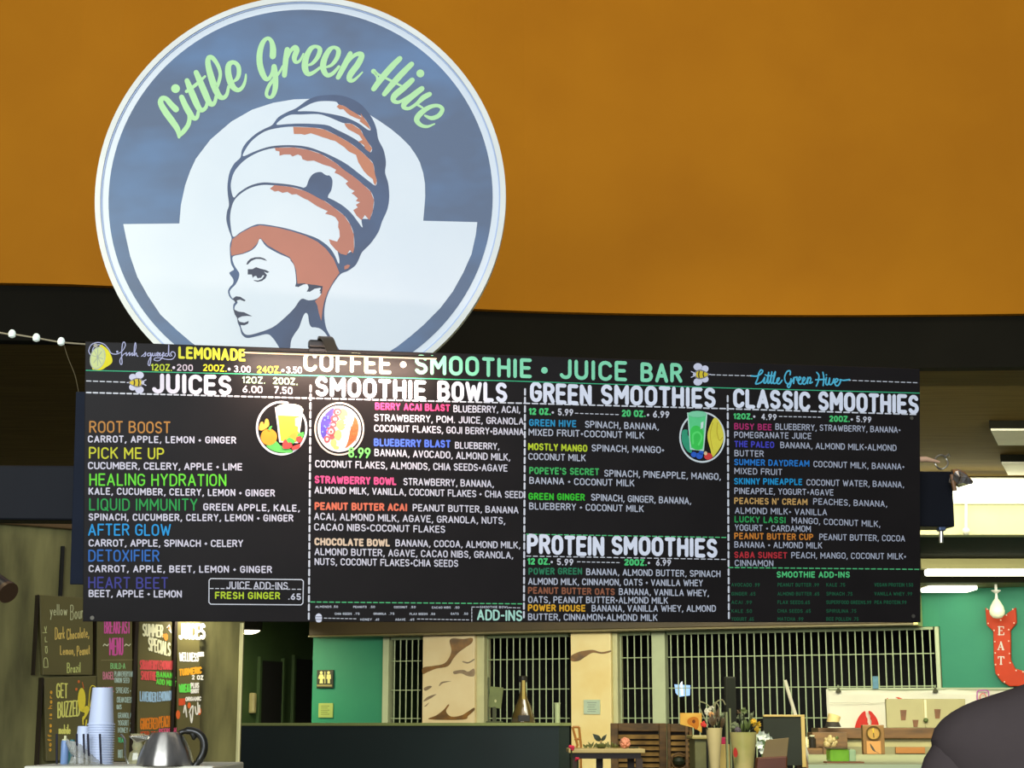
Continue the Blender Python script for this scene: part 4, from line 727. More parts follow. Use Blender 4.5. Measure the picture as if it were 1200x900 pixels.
art('painted_juice_glass', 'round drawing of a juice glass with orange and strawberries', Ki, [
    ((232, 228, 232), [S(2.3, ell(450, 470, 325, 345, 36, 0, -31, 284))]),
    ((222, 168, 70), [P(cr_spline([(170, 400), (200, 385), (215, 420), (240, 350), (275, 360), (285, 430), (250, 470), (190, 500), (150, 480)], True))]), ((96, 190, 90), [P(cr_spline([(250, 700), (350, 670), (380, 640), (440, 700), (560, 740), (590, 790), (430, 790), (320, 760)], True))]),
    ((242, 152, 44), [E(282, 585, 108, 108)]), ((244, 236, 228), [P([(362, 195), (736, 215), (668, 668), (420, 655)])]), ((246, 216, 60), [P([(400, 300), (690, 310), (640, 655), (440, 640)])]), ((246, 240, 214), [E(548, 210, 176, 62), P([(630, 340), (690, 320), (668, 450), (630, 440)])]),
    ((240, 160, 60), [P(cr_spline([(480, 640), (560, 560), (640, 510), (680, 530), (650, 640)], True))]), ((224, 72, 66), [P(cr_spline([(470, 650), (520, 620), (590, 690), (560, 735), (470, 735)], True)), P(cr_spline([(590, 715), (690, 680), (680, 730), (600, 755)], True)), P(cr_spline([(645, 595), (700, 580), (730, 620), (690, 660), (650, 640)], True))]),
    ((88, 200, 80), [P([(270, 490), (290, 450), (325, 440), (310, 480), (300, 500)]), P([(510, 620), (550, 590), (600, 610), (630, 640), (600, 680), (570, 650), (540, 665)]), P([(660, 540), (740, 520), (745, 560), (720, 605), (700, 570), (650, 580)])])])
Kb = crop(362, 460, .08889); rnd = random.Random(3)
art('painted_fruit_bowl', 'round drawing of a fruit bowl in coloured stripes', Kb, [
    ((226, 208, 190), [ring_(400, 480, 318, 340, 1.9)]), ((240, 234, 236), [ring_(400, 478, 272, 290, 2.6), E(400, 478, 262, 280)]),
    ((84, 72, 168), [P(cr_spline([(330, 205), (240, 260), (170, 350), (150, 460), (160, 560), (200, 610), (250, 500), (300, 350)], True))]), ((176, 98, 54), [P(cr_spline([(590, 310), (640, 370), (655, 480), (630, 590), (560, 680), (470, 735), (520, 620), (545, 500), (580, 400)], True))]),
    ((238, 224, 236), [P(cr_spline([(500, 220), (590, 300), (580, 400), (540, 500), (520, 620), (470, 735), (390, 745), (420, 600), (470, 450), (500, 340)], True))]),
    ((246, 226, 110), [E(450, 285, 62, 75), E(425, 425, 62, 68), E(385, 560, 50, 68), E(325, 665, 42, 52), E(360, 725, 40, 24)]), ((232, 84, 88), [E(375, 255, 55, 52), E(340, 345, 55, 45), E(320, 420, 45, 38), E(290, 510, 60, 65), E(238, 615, 40, 45), E(305, 585, 34, 32)]),
    ((244, 196, 190), [E(380, 258, 30, 28), E(345, 350, 28, 24), E(322, 424, 22, 18), E(292, 512, 32, 34), E(240, 616, 18, 22)]), ((226, 82, 80), [E(382, 262, 16, 16), E(292, 516, 16, 18)]),
    ((120, 142, 226), [E(rnd.uniform(180, 290), rnd.uniform(300, 560), 11, 11, 8) for _ in range(16)]), ((224, 110, 60), [E(rnd.uniform(545, 630), rnd.uniform(400, 640), 13, 6, 8, rnd.uniform(0, 90)) for _ in range(18)]), ((206, 186, 216), [E(480 + .2 * (480 - y) + rnd.uniform(-28, 28), y, 9, 9, 8) for y in range(300, 730, 18)])])
Ks = crop(785, 420, .1444)
art('painted_green_smoothie', 'round drawing of a green smoothie with banana', Ks, [
    ((218, 226, 226), [ring_(262, 640, 180, 200, 2)]), ((50, 160, 120), [P(cr_spline([(100, 590), (140, 580), (145, 620), (170, 660), (178, 760), (140, 750), (100, 680)], True))]), ((230, 218, 70), [P(cr_spline([(365, 480), (410, 530), (436, 620), (420, 700), (350, 800), (330, 740), (305, 640), (320, 560)], True))]),
    ((200, 176, 50), [S(1, [(385, 520), (380, 600), (400, 665), (425, 640)]), S(.8, [(345, 520), (325, 620), (345, 740)])]), ((40, 96, 200), [E(195, 780, 24, 22), E(240, 790, 28, 26), E(255, 765, 20, 18)]), ((214, 64, 60), [E(312, 795, 34, 28)]), ((232, 200, 150), [E(290, 770, 14, 16)]),
    ((196, 232, 214), [P([(140, 440), (305, 445), (276, 752), (164, 740)])]), ((96, 216, 140), [P([(150, 450), (294, 455), (266, 740), (172, 728)])]), ((60, 206, 84), [P(cr_spline([(165, 590), (210, 545), (270, 590), (262, 730), (180, 722)], True))]), ((90, 230, 110), [S(2.4, [(185, 690), (185, 620), (225, 600), (255, 640), (230, 700)])]), ((130, 216, 168), [E(223, 452, 76, 26)]), ((210, 238, 224), [P([(252, 520), (274, 512), (270, 565), (248, 575)])])])
# board hardware: screw heads
for x, y in [(1068, 490), (108, 724), (1070, 722), (112, 405)]:
    p = BD.pt(*BD.uv(x, y)); MB().tube([p, p + BD.N * .004], .007, 10).build('screw', mat('steel_screw', (120, 116, 104), .4, .8), board)

# ---- picture light clipped on the top edge
lamp = thing('picture_light', 'slim dark lamp bar clipped over the top edge of the menu board', 'lamp', BD.pt(*BD.uv(385, 412), .05))
Lf = Fr(BD.O + BD.N * .13, BD.U, BD.V)
l0 = Lf.uv(286, 413); l1 = Lf.uv(511, 420.5)
def lrod(n0, n1, v0, v1, du=0):
    ex = [(l0[0] - du, l0[1]), (l1[0] + du, l1[1])]
    vs = []
    for u, v in ex:
        vs += [Lf.pt(u, v + v0, n0), Lf.pt(u, v + v1, n0), Lf.pt(u, v + v1, n1), Lf.pt(u, v + v0, n1)]
    return MB().add(vs, [(0, 1, 2, 3), (7, 6, 5, 4), (0, 4, 5, 1), (1, 5, 6, 2), (2, 6, 7, 3), (3, 7, 4, 0)])
M_lamp = mat('dark_lamp_metal', (58, 46, 34), .35, .3)
lrod(-.02, .02, .001, .0085).build('lamp_bar', M_lamp, lamp, bevel=.002)
lrod(-.016, .014, -.0015, .001).build('light_strip', mat('lamp_strip_glow', (255, 226, 190), .5, emit=(255, 214, 168), es=1.6), lamp)
pa = at(385, 404, 5.84); q0 = BD.pt(*BD.uv(379, 409.5)); q1 = Lf.pt((l0[0] + l1[0]) / 2 - .03, (l0[1] + l1[1]) / 2 + .01)
vsl = cr_spline([tuple(q0 - BD.N * .05 + BD.V * .004), tuple(q0 - BD.N * .03 + BD.V * .03), tuple(q0 + BD.N * .02 + BD.V * .04), tuple(q0 * .5 + q1 * .5 + BD.V * .038), tuple(q1)], sub=6)
m_ = MB()
for a, b in zip(vsl, vsl[1:]):
    a, b = V3(a), V3(b); h = BD.U * .02; up = BD.V * .004
    m_.add([a - h - up, a + h - up, b + h - up, b - h - up, a - h + up, a + h + up, b + h + up, b - h + up], [(0, 3, 2, 1), (4, 5, 6, 7), (0, 1, 5, 4), (2, 3, 7, 6), (1, 2, 6, 5), (0, 4, 7, 3)])
m_.build('arm', mat('grey_bronze_metal', (92, 80, 66), .35, .5), lamp)
m_ = MB(); u_, v_ = BD.uv(372, 412); ve = BD.uv(372, 409.2)[1]; m_.box(BD, u_ - .03, u_ + .045, ve - .012, ve + .006, .001, .012); m_.box(BD, u_ - .03, u_ + .045, ve - .012, ve + .006, -.05, -.024); m_.box(BD, u_ - .03, u_ + .045, ve + .006, ve + .032, -.05, .012); m_.build('clamp', mat('black_clamp_metal', (20, 18, 17), .4), lamp, bevel=.008)
lp = Lf.pt((l0[0] + l1[0]) / 2, (l0[1] + l1[1]) / 2 - .012)
la = area('picture_light_glow', lp, lp - BD.V * .35 - BD.N * .25, .62, .02, 7.5, (1, .74, .6))

# ---- the beam and hardware that carry the board
M_beam = mat('navy_black_steel', (22, 24, 30), .55, var=.25, scale=3, spec=.12)
# a level beam: follow the board's across direction made horizontal
bf = Fr(BD.O - BD.N * .06, V3((BD.U.x, BD.U.y, 0)), (0, 0, 1))
r1 = bf.uv(1116, 552.5); r2 = bf.uv(1116, 617.5); l1_ = bf.uv(0, 545); l2_ = bf.uv(0, 609)
ext = 1.2; k = (l1_[1] - r1[1]) / (l1_[0] - r1[0]); k2 = (l2_[1] - r2[1]) / (l2_[0] - r2[0])
ua = l1_[0] - ext
m_ = MB()
def beamseg(u0, u1, n0, n1):
    v = lambda u: (r2[1] + k2 * (u - r2[0]), r1[1] + k * (u - r1[0]))
    A, B = v(u0), v(u1)
    return m_.hexa([bf.pt(u0, A[0], n0), bf.pt(u1, B[0], n0), bf.pt(u1, B[1], n0), bf.pt(u0, A[1], n0), bf.pt(u0, A[0], n1), bf.pt(u1, B[0], n1), bf.pt(u1, B[1], n1), bf.pt(u0, A[1], n1)])
beamseg(ua, r1[0], -.12, 0); m_.build('support_beam', M_beam, label='long navy black steel beam running behind the menu board', cat='beam', bevel=.006)
m_ = MB(); m_.box(bf, ua - .1, ua + .1, -bf.O.z, 2.2, -.2, .05); m_.build('support_post', M_beam, label='navy black steel post carrying the long beam, outside the left edge', cat='post')
MB().pbox(Fr(BD.O - BD.N * .03, BD.U, BD.V), 82, 460, 130, 685, -.02, 0).build('backing_board', mat('dark_navy_panel', (22, 30, 46), .55, var=.2, spec=.12), label='narrow dark navy panel showing behind the left end of the menu board', cat='panel', bevel=.003)
hw = mat('galvanised_steel', (170, 165, 150), .3, .9)
cl = thing('beam_clamp', 'small steel bolt clamp hanging under the right end of the beam', 'clamp', at(1103, 637, 6.35))
MB().bw(*[at(1099, 617, 6.32).x, at(1107, 617, 6.32).x], 6.3, 6.34, at(1103, 622.5, 6.32).z, at(1103, 617.8, 6.32).z).build('clamp_nut', mat('blue_grey_steel', (70, 84, 110), .3, .6), cl, bevel=.003)
MB().tube([at(1103, 622, 6.32), at(1103, 636, 6.32)], .008, 10).build('threaded_rod', hw, cl)
rg = thing('rigging_ring', 'shiny steel ring with a plastic-wrapped strap at the right end of the beam', 'ring', at(1103, 549, 6.32))
c = at(1103, 541.5, 6.32); R_ = .024
MB().tube([c + V3((R_ * math.cos(a_), .004 * math.sin(3 * a_), R_ * 1.08 * math.sin(a_))) for a_ in [2 * PI * i / 24 for i in range(25)]], .0035, 8, cap=False).build('ring', hw, rg, smooth=True)
MB().tube([c + V3((.012, 0, .018)), c + V3((.03, 0, .03)), c + V3((.032, 0, .02))], .004, 8).build('hook', hw, rg, smooth=True)
MB().tube([at(1074, 538.5, 6.3), at(1085, 538, 6.3), at(1101, 541.5, 6.31)], [.011, .010, .004], 10).build('strap', mat('pinkish_strap', (214, 172, 138), .3), rg, smooth=True)
wr = MB(); rr = random.Random(5); a0 = at(1115, 558, 6.34); a1 = at(1139, 565, 6.34)
P_ = [a0.lerp(a1, t) for t in (0, .2, .4, .6, .8, 1)]; wr.tube(P_, [.03, .036, .03, .026, .016, .004], 9)
wr.v = [q + V3((rr.uniform(-.006, .006), rr.uniform(-.006, .006), rr.uniform(-.006, .006))) for q in wr.v]
wr.build('crumpled_foil', mat('crumpled_foil_wrap', (150, 130, 100), .2, .9, rgb2=(210, 214, 220), scale=30), label='crumpled silvery wrap tied to the right end of the beam', cat='wrap')
for a_, b_, y in [((1115.5, 556), (1119, 575), 0)]: MB().tube([at(a_[0], a_[1], 6.33), at(b_[0], b_[1], 6.33)], .008, 8).build('brown_tie', mat('brown_tie', (130, 90, 50), .5), bpy.data.objects['crumpled_foil'])
# ---- festoon lights
fl = thing('festoon_string', 'thin cord of small socket lights running to the top left of the board', 'string lights', at(50, 400, 5.7))
pts = cr_spline([tuple(at(x, y, 5.75)) for x, y in [(-90, 372), (0, 390), (14, 391.5), (42, 396), (71, 401), (101, 403.5)]], sub=6)
MB().tube(pts, .003, 6).build('cord', mat('grey_cord', (140, 132, 110), .5), fl)
for x, y in [(14, 391), (42.5, 395.5), (71.5, 400)]:
    b_ = MB(); b_.lathe(at(x, y + 3.6, 5.75), [(.004, -.004), (.011, .0), (.0135, .009), (.011, .018), (.006, .024)], 12); b_.build('bulb', mat('frosted_bulb', (226, 240, 232), .2, emit=(225, 240, 225), es=.35), fl, smooth=True)
MB().tube(cr_spline([tuple(at(x, y, 5.78)) for x, y in [(75, 404), (80, 420), (88, 440), (92, 459)]], sub=4), .0012, 5).build('thin_wire', mat('thin_wire', (96, 86, 60), .5), fl)

# ================================================================== CHALK MENUS ON THE OLIVE PARTITION
M_chalk = mat('olive_chalk_panel', (104, 97, 56), .45, var=.18, scale=3)
M_frame = mat('dark_brown_frame', (40, 28, 14), .5, var=.3)
def chalk(lab, pts, frame_x, th=.03):
    """panel outline in picture points, with dark edge strips"""
    u, v = LW.uv((pts[0][0] + pts[1][0]) / 2, pts[2][1], .02)
    t = thing('chalk_menu', lab, 'menu board', LW.pt(u, v, .02))
    MB().pprism(LW, pts, .003, th).build('chalk_panel', M_chalk, t, bevel=.002)
    for x0, x1, y0, y1 in frame_x: MB().pbox(LW, x0, y0, x1, y1, .003, th + .01).build('frame_edge', M_frame, t)
    return t
def ct(t, K, rows, c, nn=.0315):
    for r in rows:
        m_ = MB(); txt, x0, y0, x1, y1, cap, w = r[:7]; (xa, ya, ca), (xb, yb, wa) = K([(x0, y0, cap), (x1, y1, w)])
        T(m_, LW, nn, txt, xa, ya, xb, yb, ca, wa, 0, len(r) > 7); m_.build('chalk_lettering', paint(c), t)
t1_ = chalk('olive chalk panel with yellow handwriting about dark chocolate, lemon and peanut', [(46, 697), (109, 701), (109, 791), (50, 791)], [(40, 46, 697, 791), (109.3, 113, 716, 791)])
K1 = crop(35, 690, .11111)
ct(t1_, K1, [('yellow', 185, 285, 360, 285, 120, 8), ('Bour', 400, 335, 530, 315, 160, 8)], (206, 208, 158)); ct(t1_, K1, [('Dark', 238, 540, 335, 530, 130, 9), ('Chocolate,', 362, 545, 590, 515, 120, 9), ('Lemon,', 292, 700, 440, 700, 100, 9), ('Peanut', 468, 715, 600, 690, 110, 9)], (232, 200, 106)); ct(t1_, K1, [('Brazil', 365, 890, 500, 885, 110, 9)], (214, 220, 130))
ct(t1_, K1, [('Dark', 165, 830, 150, 400, 50, 7, 1)], (206, 208, 140))
t2_ = chalk('olive chalk panel reading GET BUZZED with a yellow bee drawing', [(51.6, 794), (113, 792), (113, 890), (54, 892)], [(44, 51, 794, 899)], .034)
K2_ = crop(45, 785, .12778)
ct(t2_, K2_, [('GET', 140, 262, 235, 262, 140, 13), ('BUZZED', 150, 445, 345, 425, 150, 14), ('mobile', 160, 590, 262, 590, 90, 11)], (236, 232, 120), .0355); ct(t2_, K2_, [('coffee is here', 90, 745, 100, 195, 38, 7, 1)], (240, 176, 60), .0355)
m_ = MB(); m_.ppoly(LW, K2_(ell(397, 275, 36, 110, 20)), .036); m_.ppoly(LW, cr_spline(K2_([(400, 380), (440, 330), (470, 360), (430, 440), (400, 470), (425, 400)]), True), .036, 0); 
for q in ([(430, 330), (440, 200), (455, 150), (480, 150), (500, 170)], [(440, 340), (470, 230), (500, 180)], [(450, 350), (480, 290), (500, 270)], [(450, 370), (480, 370), (500, 350)]): m_.pstrk(LW, K2_(q), 1.1, .036, 0, smooth=True)
for q in ([(380, 500), (378, 440), (395, 425)], [(405, 510), (410, 460)], [(470, 500), (480, 430), (460, 390)], [(485, 510), (490, 450)]): m_.pstrk(LW, K2_(q), 1.6, .036, 0, smooth=True)
m_.pstrk(LW, K2_([(385, 170), (372, 115)]), .9, .036, 1); m_.ppoly(LW, K2_(ell(370, 108, 11, 14, 12)), .0362, 1); m_.ppoly(LW, K2_(ell(348, 178, 11, 14, 12)), .0362, 1)
m_.build('painted_bee', [paint((246, 224, 70)), paint((226, 120, 60))], t2_)
K3 = crop(105, 720, .16667)
t3_ = chalk('narrow chalk menu with pink heading and pale blue price list', [(113.5, 716), (155, 716), (155.5, 892), (114, 892)], [(155.8, 159.5, 716, 893)])
ct(t3_, K3, [('BREAKFAST', 85, 138, 262, 138, 95, 9), ('MENU', 122, 290, 212, 290, 125, 11)], (226, 96, 170)); ct(t3_, K3, [('~', 75, 252, 112, 252, 70, 7), ('~', 225, 252, 265, 252, 70, 7)], (226, 226, 190)); ct(t3_, K3, [('BUILD-A', 128, 385, 228, 385, 42, 5)], (150, 220, 140)); ct(t3_, K3, [('BAGEL', 75, 460, 150, 458, 55, 6), ('BAGEL', 75, 545, 150, 545, 35, 5)], (226, 140, 160))
ct(t3_, K3, [('PLAIN EVERYTHING', 155, 438, 298, 440, 38, 4.4), ('ONION SEED', 155, 482, 258, 484, 38, 4.4), ('SPREADS +', 165, 555, 268, 557, 42, 4.4), ('CREAM CHEESE', 172, 620, 278, 622, 40, 4.4), ('OATS', 170, 668, 202, 668, 34, 4.4), ('GRANOLA', 180, 730, 272, 731, 40, 4.4), ('YOGURT +', 180, 782, 268, 783, 40, 4.4), ('HONEY 4', 180, 832, 268, 833, 38, 4.4)], (186, 210, 196)); ct(t3_, K3, [('TEAS', 180, 900, 228, 902, 34, 5)], (96, 214, 150)); ct(t3_, K3, [('HOT 3', 180, 1010, 228, 1010, 60, 5)], (186, 210, 196))
m_ = MB(); m_.pstrk(LW, K3([(60, 324), (300, 320)]), .5, .0315); m_.build('chalk_rule', paint((170, 160, 110)), t3_)
t4_ = chalk('narrow chalk menu headed SUMMER SPECIALS in cream with pink and green lines', [(161.2, 716), (201.5, 716), (201.8, 892), (161.2, 892)], [(202, 205.6, 716, 893)])
ct(t4_, K3, [('SUMMER', 355, 158, 492, 165, 92, 12), ('SPECIALS', 395, 258, 545, 298, 100, 12)], (244, 240, 196)); ct(t4_, K3, [('STRAWBERRY', 335, 390, 455, 392, 68, 8), ('LEMONADE', 462, 390, 567, 392, 66, 8), ('SMOOTHIE', 342, 462, 445, 468, 66, 8)], (232, 90, 90)); ct(t4_, K3, [('BANANA', 452, 445, 582, 452, 42, 8), ('ADD MINT', 450, 492, 585, 510, 42, 8)], (110, 226, 80)); ct(t4_, K3, [('LAVENDER', 335, 612, 445, 618, 72, 8), ('LEMONADE', 455, 615, 562, 605, 70, 8)], (170, 206, 232)); ct(t4_, K3, [('GINGERED', 338, 812, 458, 806, 82, 9), ('PEACH', 468, 800, 540, 792, 82, 9)], (232, 134, 40)); ct(t4_, K3, [('ICED TEA', 340, 850, 460, 850, 28, 6)], (232, 90, 50)); ct(t4_, K3, [('REFRESH', 468, 845, 585, 835, 40, 7)], (236, 90, 130))
m_ = MB(); m_.ppoly(LW, K3(ell(538, 160, 14, 26, 14)), .032, 0); m_.ppoly(LW, K3(ell(522, 150, 9, 14, 12)), .0322, 0); m_.ppoly(LW, K3(ell(564, 100, 9, 14, 12)), .032, 0); m_.pstrk(LW, K3([(522, 95), (540, 75), (552, 130), (535, 110)]), .9, .032, 1)
m_.build('painted_drink', [paint((240, 150, 60)), paint((226, 226, 226))], t4_)
t5_ = chalk('brightly lit chalk menu at the right end, lines of white, orange and green lettering', [(207.6, 716), (234, 716), (234.5, 892), (207.6, 892)], [])
ct(t5_, K3, [('JUICES', 612, 180, 785, 180, 115, 19), ('WELLNESS', 612, 332, 742, 335, 65, 10), ('SHOTS', 740, 300, 780, 298, 34, 8), ('2 OZ', 700, 460, 775, 462, 34, 9), ('PLUS', 692, 520, 745, 520, 40, 9), ('SHOT', 692, 558, 745, 555, 34, 9), ('ORGANIC', 655, 612, 760, 608, 32, 8)], (252, 248, 236)); ct(t5_, K3, [('TURMERIC', 612, 436, 762, 418, 52, 12)], (248, 176, 50)); ct(t5_, K3, [('WHEAT', 610, 552, 690, 550, 62, 11)], (110, 230, 90)); ct(t5_, K3, [('HOT', 610, 642, 650, 642, 52, 11)], (232, 90, 50))
m_ = MB()
for q in ([(640, 690), (650, 640), (660, 720)], [(680, 690), (690, 660), (705, 650), (695, 760), (685, 700)], [(720, 650), (728, 700), (740, 690), (738, 620)], [(750, 640), (752, 690)]): m_.pstrk(LW, K3(q), 1.7, .032, 0, smooth=True)
for q in ((622, 705, 15, 32), (772, 680, 13, 28), (700, 640, 12, 22)): m_.ppoly(LW, K3(ell(*q, 12)), .0318, 1)
m_.build('painted_flames', [paint((250, 246, 230)), paint((240, 110, 50))], t5_)
la_ = area('menu_picture_lamp', LW.pt(LW.uv(220, 700)[0], LW.uv(220, 706)[1], .13), LW.pt(LW.uv(220, 760)[0], LW.uv(220, 745)[1], 0), .06, .03, 1.5, (1, .93, .74), 120)

# ================================================================== FRONT LEFT: CUPS, KETTLE, COUNTER
YC = 4.0; FC = flat(YC); kc = YC / 2000
def pz(px, py, Y): return at(px, py, Y)
ct_z = pz(100, 896, YC).z
cnt = thing('serving_ledge', 'white front ledge that carries the cup stacks and kettle', 'counter', (pz(100, 896, YC).x, YC, 0))
MB().bw(pz(48, 896, YC).x, pz(262, 896, YC).x, YC - .14, YC + .3, ct_z - .03, ct_z).build('ledge_top', mat('white_laminate', (226, 222, 200), .35, var=.05), cnt, bevel=.004)
MB().bw(pz(55, 896, YC).x, pz(255, 896, YC).x, YC - .10, YC + .28, 0, ct_z - .03).build('ledge_base', mat('grey_counter_paint', (90, 88, 70), .5), cnt)
M_cup = mat('white_paper_cup', (206, 216, 236), .5, var=.04)
cupmesh = None
ORD = 'second third fourth fifth sixth seventh eighth ninth tenth eleventh twelfth thirteenth fourteenth fifteenth sixteenth seventeenth eighteenth'.split()
def cup_stack(px, py_top, wtop, wbot, full, n, step, lab, grp, Y=YC):
    """cups nested upside down: only the rims of the lower cups show"""
    global cupmesh
    k = Y / 2000; x, y, z = at(px, py_top, Y); H = full * k
    for i in range(n):
        zz = z - H - i * step * k; g_ = 1 + (wbot / wtop - 1)
        ob = None
        m_ = MB(); r0 = wtop / 2 * k; r1 = wbot / 2 * k
        m_.lathe((x, y, zz), [(r1 - .002, .0), (r1 + .0026, .0), (r1 + .0026, .0026), (r1 - .0006, .003), (r0, H), (r0 - .003, H + .0005), (.001, H - .003)], 28)
        if i == 0: ob = m_.build('paper_cup', M_cup, smooth=True, origin=(x, y, zz)); first = ob
        else: ob = first.copy(); col.objects.link(ob); ob.location = (x, y, zz)
        tag(ob, lab[0] if i == 0 else lab[1] % ORD[i - 1], 'cup', grp)
cup_stack(120.5, 806, 23, 29, 42, 17, 2.75, ('topmost upturned white paper cup of the tall stack', 'white paper cup, rim only, %s from the top of the tall stack'), 'tall stack of white paper cups')
cup_stack(99.5, 851, 16, 20, 30, 5, 2.9, ('topmost upturned cup of the short pale blue stack', 'paper cup, rim only, %s from the top of the short stack'), 'short stack of paper cups', 4.05)
b_ = thing('squeeze_bottle', 'slim pale blue bottle with a cream pump cap at the left of the cups', 'bottle', at(75, 895, YC))
c = at(75, 895.5, YC)
MB().lathe(c, [(.008, 0), (.0085, .001), (.0085, .05), (.0075, .053)], 20).build('bottle_body', mat('pale_blue_plastic', (130, 160, 204), .35), b_, smooth=True)
MB().lathe(c, [(.007, .053), (.007, .056), (.003, .057), (.003, .064), (.001, .064)], 16).build('pump_cap', mat('cream_plastic', (226, 222, 168), .35), b_, smooth=True)
MB().lathe(at(83.5, 895.5, 4.06), [(.008, 0), (.008, .048), (.006, .05), (.006, .056), (.001, .056)], 18).build('small_bottle', mat('teal_plastic', (52, 110, 110), .35), smooth=True, label='small teal bottle half hidden behind the plastic bag', cat='bottle')
for i, (x, y0, y1, x2) in enumerate([(66.5, 860, 895, 66.5), (98, 860, 875, 99), (103, 860, 877, 104.5), (117, 860, 894, 118.5), (90, 860, 880, 90)]):
    MB().tube([at(x2, 895.5, YC - .05), at(x, y0, YC - .05)], .0025, 8).build('drinking_straw', mat('black_straw', (26, 24, 40), .4), label=['black straw standing alone left of the blue bottle', 'black straw in front of the short cup stack, left one', 'black straw in front of the short cup stack, right one', 'black straw standing in front of the tall cup stack', 'black straw just behind the plastic bag'][i], cat='straw', group='black straws by the cups')
bag = MB(); rr = random.Random(11); K2b = crop(45, 785, .12778)
prof = cr_spline(K2b([(255, 640), (300, 655), (370, 670), (440, 740), (510, 790), (575, 850), (600, 880), (300, 880), (330, 800), (290, 720)]), True, 4)
nb = len(prof); ctr = at(90, 885, 3.96)
vs = []; 
for j, (s_c, dy) in enumerate([(1, 0), (.82, -.02), (.5, -.032), (.1, -.036)]):
    for (x, y) in prof:
        p = at(x, y, 3.97); q = ctr + (p - ctr) * s_c; vs.append(q + V3((rr.uniform(-.0015, .0015), dy + rr.uniform(-.004, .004), rr.uniform(-.001, .001))))
fs = []
for j in range(3):
    for i in range(nb): fs.append((j * nb + i, j * nb + (i + 1) % nb, (j + 1) * nb + (i + 1) % nb, (j + 1) * nb + i))
bag.add(vs, fs); bag.add([v + V3((0, .004, 0)) for v in vs[:nb]], [tuple(range(nb))])
bag.build('plastic_bag', mat('clear_plastic_bag', (206, 204, 186), .12, alpha=.5, spec=.9), label='crumpled clear plastic bag lying in front of the straws and cups', cat='bag', smooth=True)
# kettle
kt = thing('steel_kettle', 'brushed steel coffee jug with a curved black handle at the lower left', 'kettle', at(196, 896, 3.9))
YK = 3.9; kk = YK / 2000; c = at(193.5, 897, YK)
M_st = mat('brushed_steel', (206, 200, 188), .34, 1, rgb2=(180, 176, 166), scale=2, stretch=(30, 30, .4)); M_st.node_tree.nodes['Principled BSDF'].inputs['Anisotropic'].default_value = .9; M_st.node_tree.nodes['Principled BSDF'].inputs['Anisotropic Rotation'].default_value = .25
def rk(px): return px * kk
MB().lathe(c, [(rk(32), 0), (rk(32.3), .003), (rk(31), rk(9)), (rk(28.3), rk(17)), (rk(24.5), rk(25)), (rk(20.5), rk(32)), (rk(17.5), rk(36.2)), (rk(16), rk(37.2)), (.001, rk(37.6))], 40).build('jug_body', mat('brushed_steel', (190, 186, 176), .22, 1, rgb2=(160, 156, 146), scale=2, stretch=(30, 30, .4)), kt, smooth=True)
MB().add([at(150, 862, YK - .01), at(176, 861, YK - .02), at(172, 868, YK - .02), at(160, 871, YK - .01), at(150, 862, YK + .01), at(176, 861, YK + .02), at(172, 868, YK + .02), at(160, 871, YK + .01)], [(0, 3, 2, 1), (4, 5, 6, 7), (0, 1, 5, 4), (1, 2, 6, 5), (2, 3, 7, 6), (3, 0, 4, 7)]).build('spout', mat('polished_spout_steel', (226, 222, 200), .15, 1), kt, bevel=.003)
Kk = crop(120, 840, .11667)
hp = [at(*Kk([q])[0], YK) for q in [(770, 165), (850, 140), (930, 150), (990, 190), (1022, 260), (1020, 340), (985, 420), (930, 490), (890, 520)]]
MB().tube(cr_spline([tuple(p) for p in hp], sub=4), [.006] * 4 + [.0085] * 22 + [.007] * 7, 12).build('handle', mat('black_handle_plastic', (30, 28, 18), .3), kt, smooth=True)
MB().tube([at(*Kk([q])[0], YK) for q in [(905, 165), (925, 205), (912, 232)]], [.007, .007, .003], 10).build('lid_lever', mat('black_handle_plastic', (30, 28, 18), .3), kt, smooth=True)
gl = thing('glass_jug', 'small ribbed glass creamer tucked behind the steel jug', 'jug', at(159, 896, 4.1))
c = at(160, 896.5, 4.1)
MB().lathe(c, [(.018, 0), (.021, .012), (.018, .028), (.010, .034), (.013, .044), (.010, .052), (.014, .062), (.018, .072)], 10).build('glass_body', mat('pale_ribbed_glass', (214, 210, 160), .08, alpha=.55, spec=1), gl)
MB().tube(cr_spline([tuple(at(*Kk([q])[0], 4.1)) for q in [(185, 175), (225, 230), (225, 340), (240, 430), (275, 510)]], sub=4), .003, 8).build('wire_handle', mat('curved_steel_wire', (200, 200, 190), .2, 1), gl, smooth=True)
# dark lamp head poking in at the left edge
sp = thing('spot_lamp', 'dark cylindrical spot lamp head entering at the left edge', 'lamp', at(-4, 690, 5.0))
MB().tube([at(-40, 660, 5.05), at(8, 693, 4.95)], .030, 24).build('lamp_head', mat('dark_bronze_lamp', (40, 34, 36), .35, .4), sp, smooth=True)
MB().tube([at(7, 692.5, 4.952), at(10, 695, 4.945)], .032, 24).build('lamp_ring', mat('brown_bronze_ring', (92, 70, 50), .35, .5), sp, smooth=True)
MB().tube([at(-38, 661, 5.05), at(-70, 560, 5.1), at(-75, -700, 5.1)], .01, 10).build('lamp_stem', M_lamp, sp)

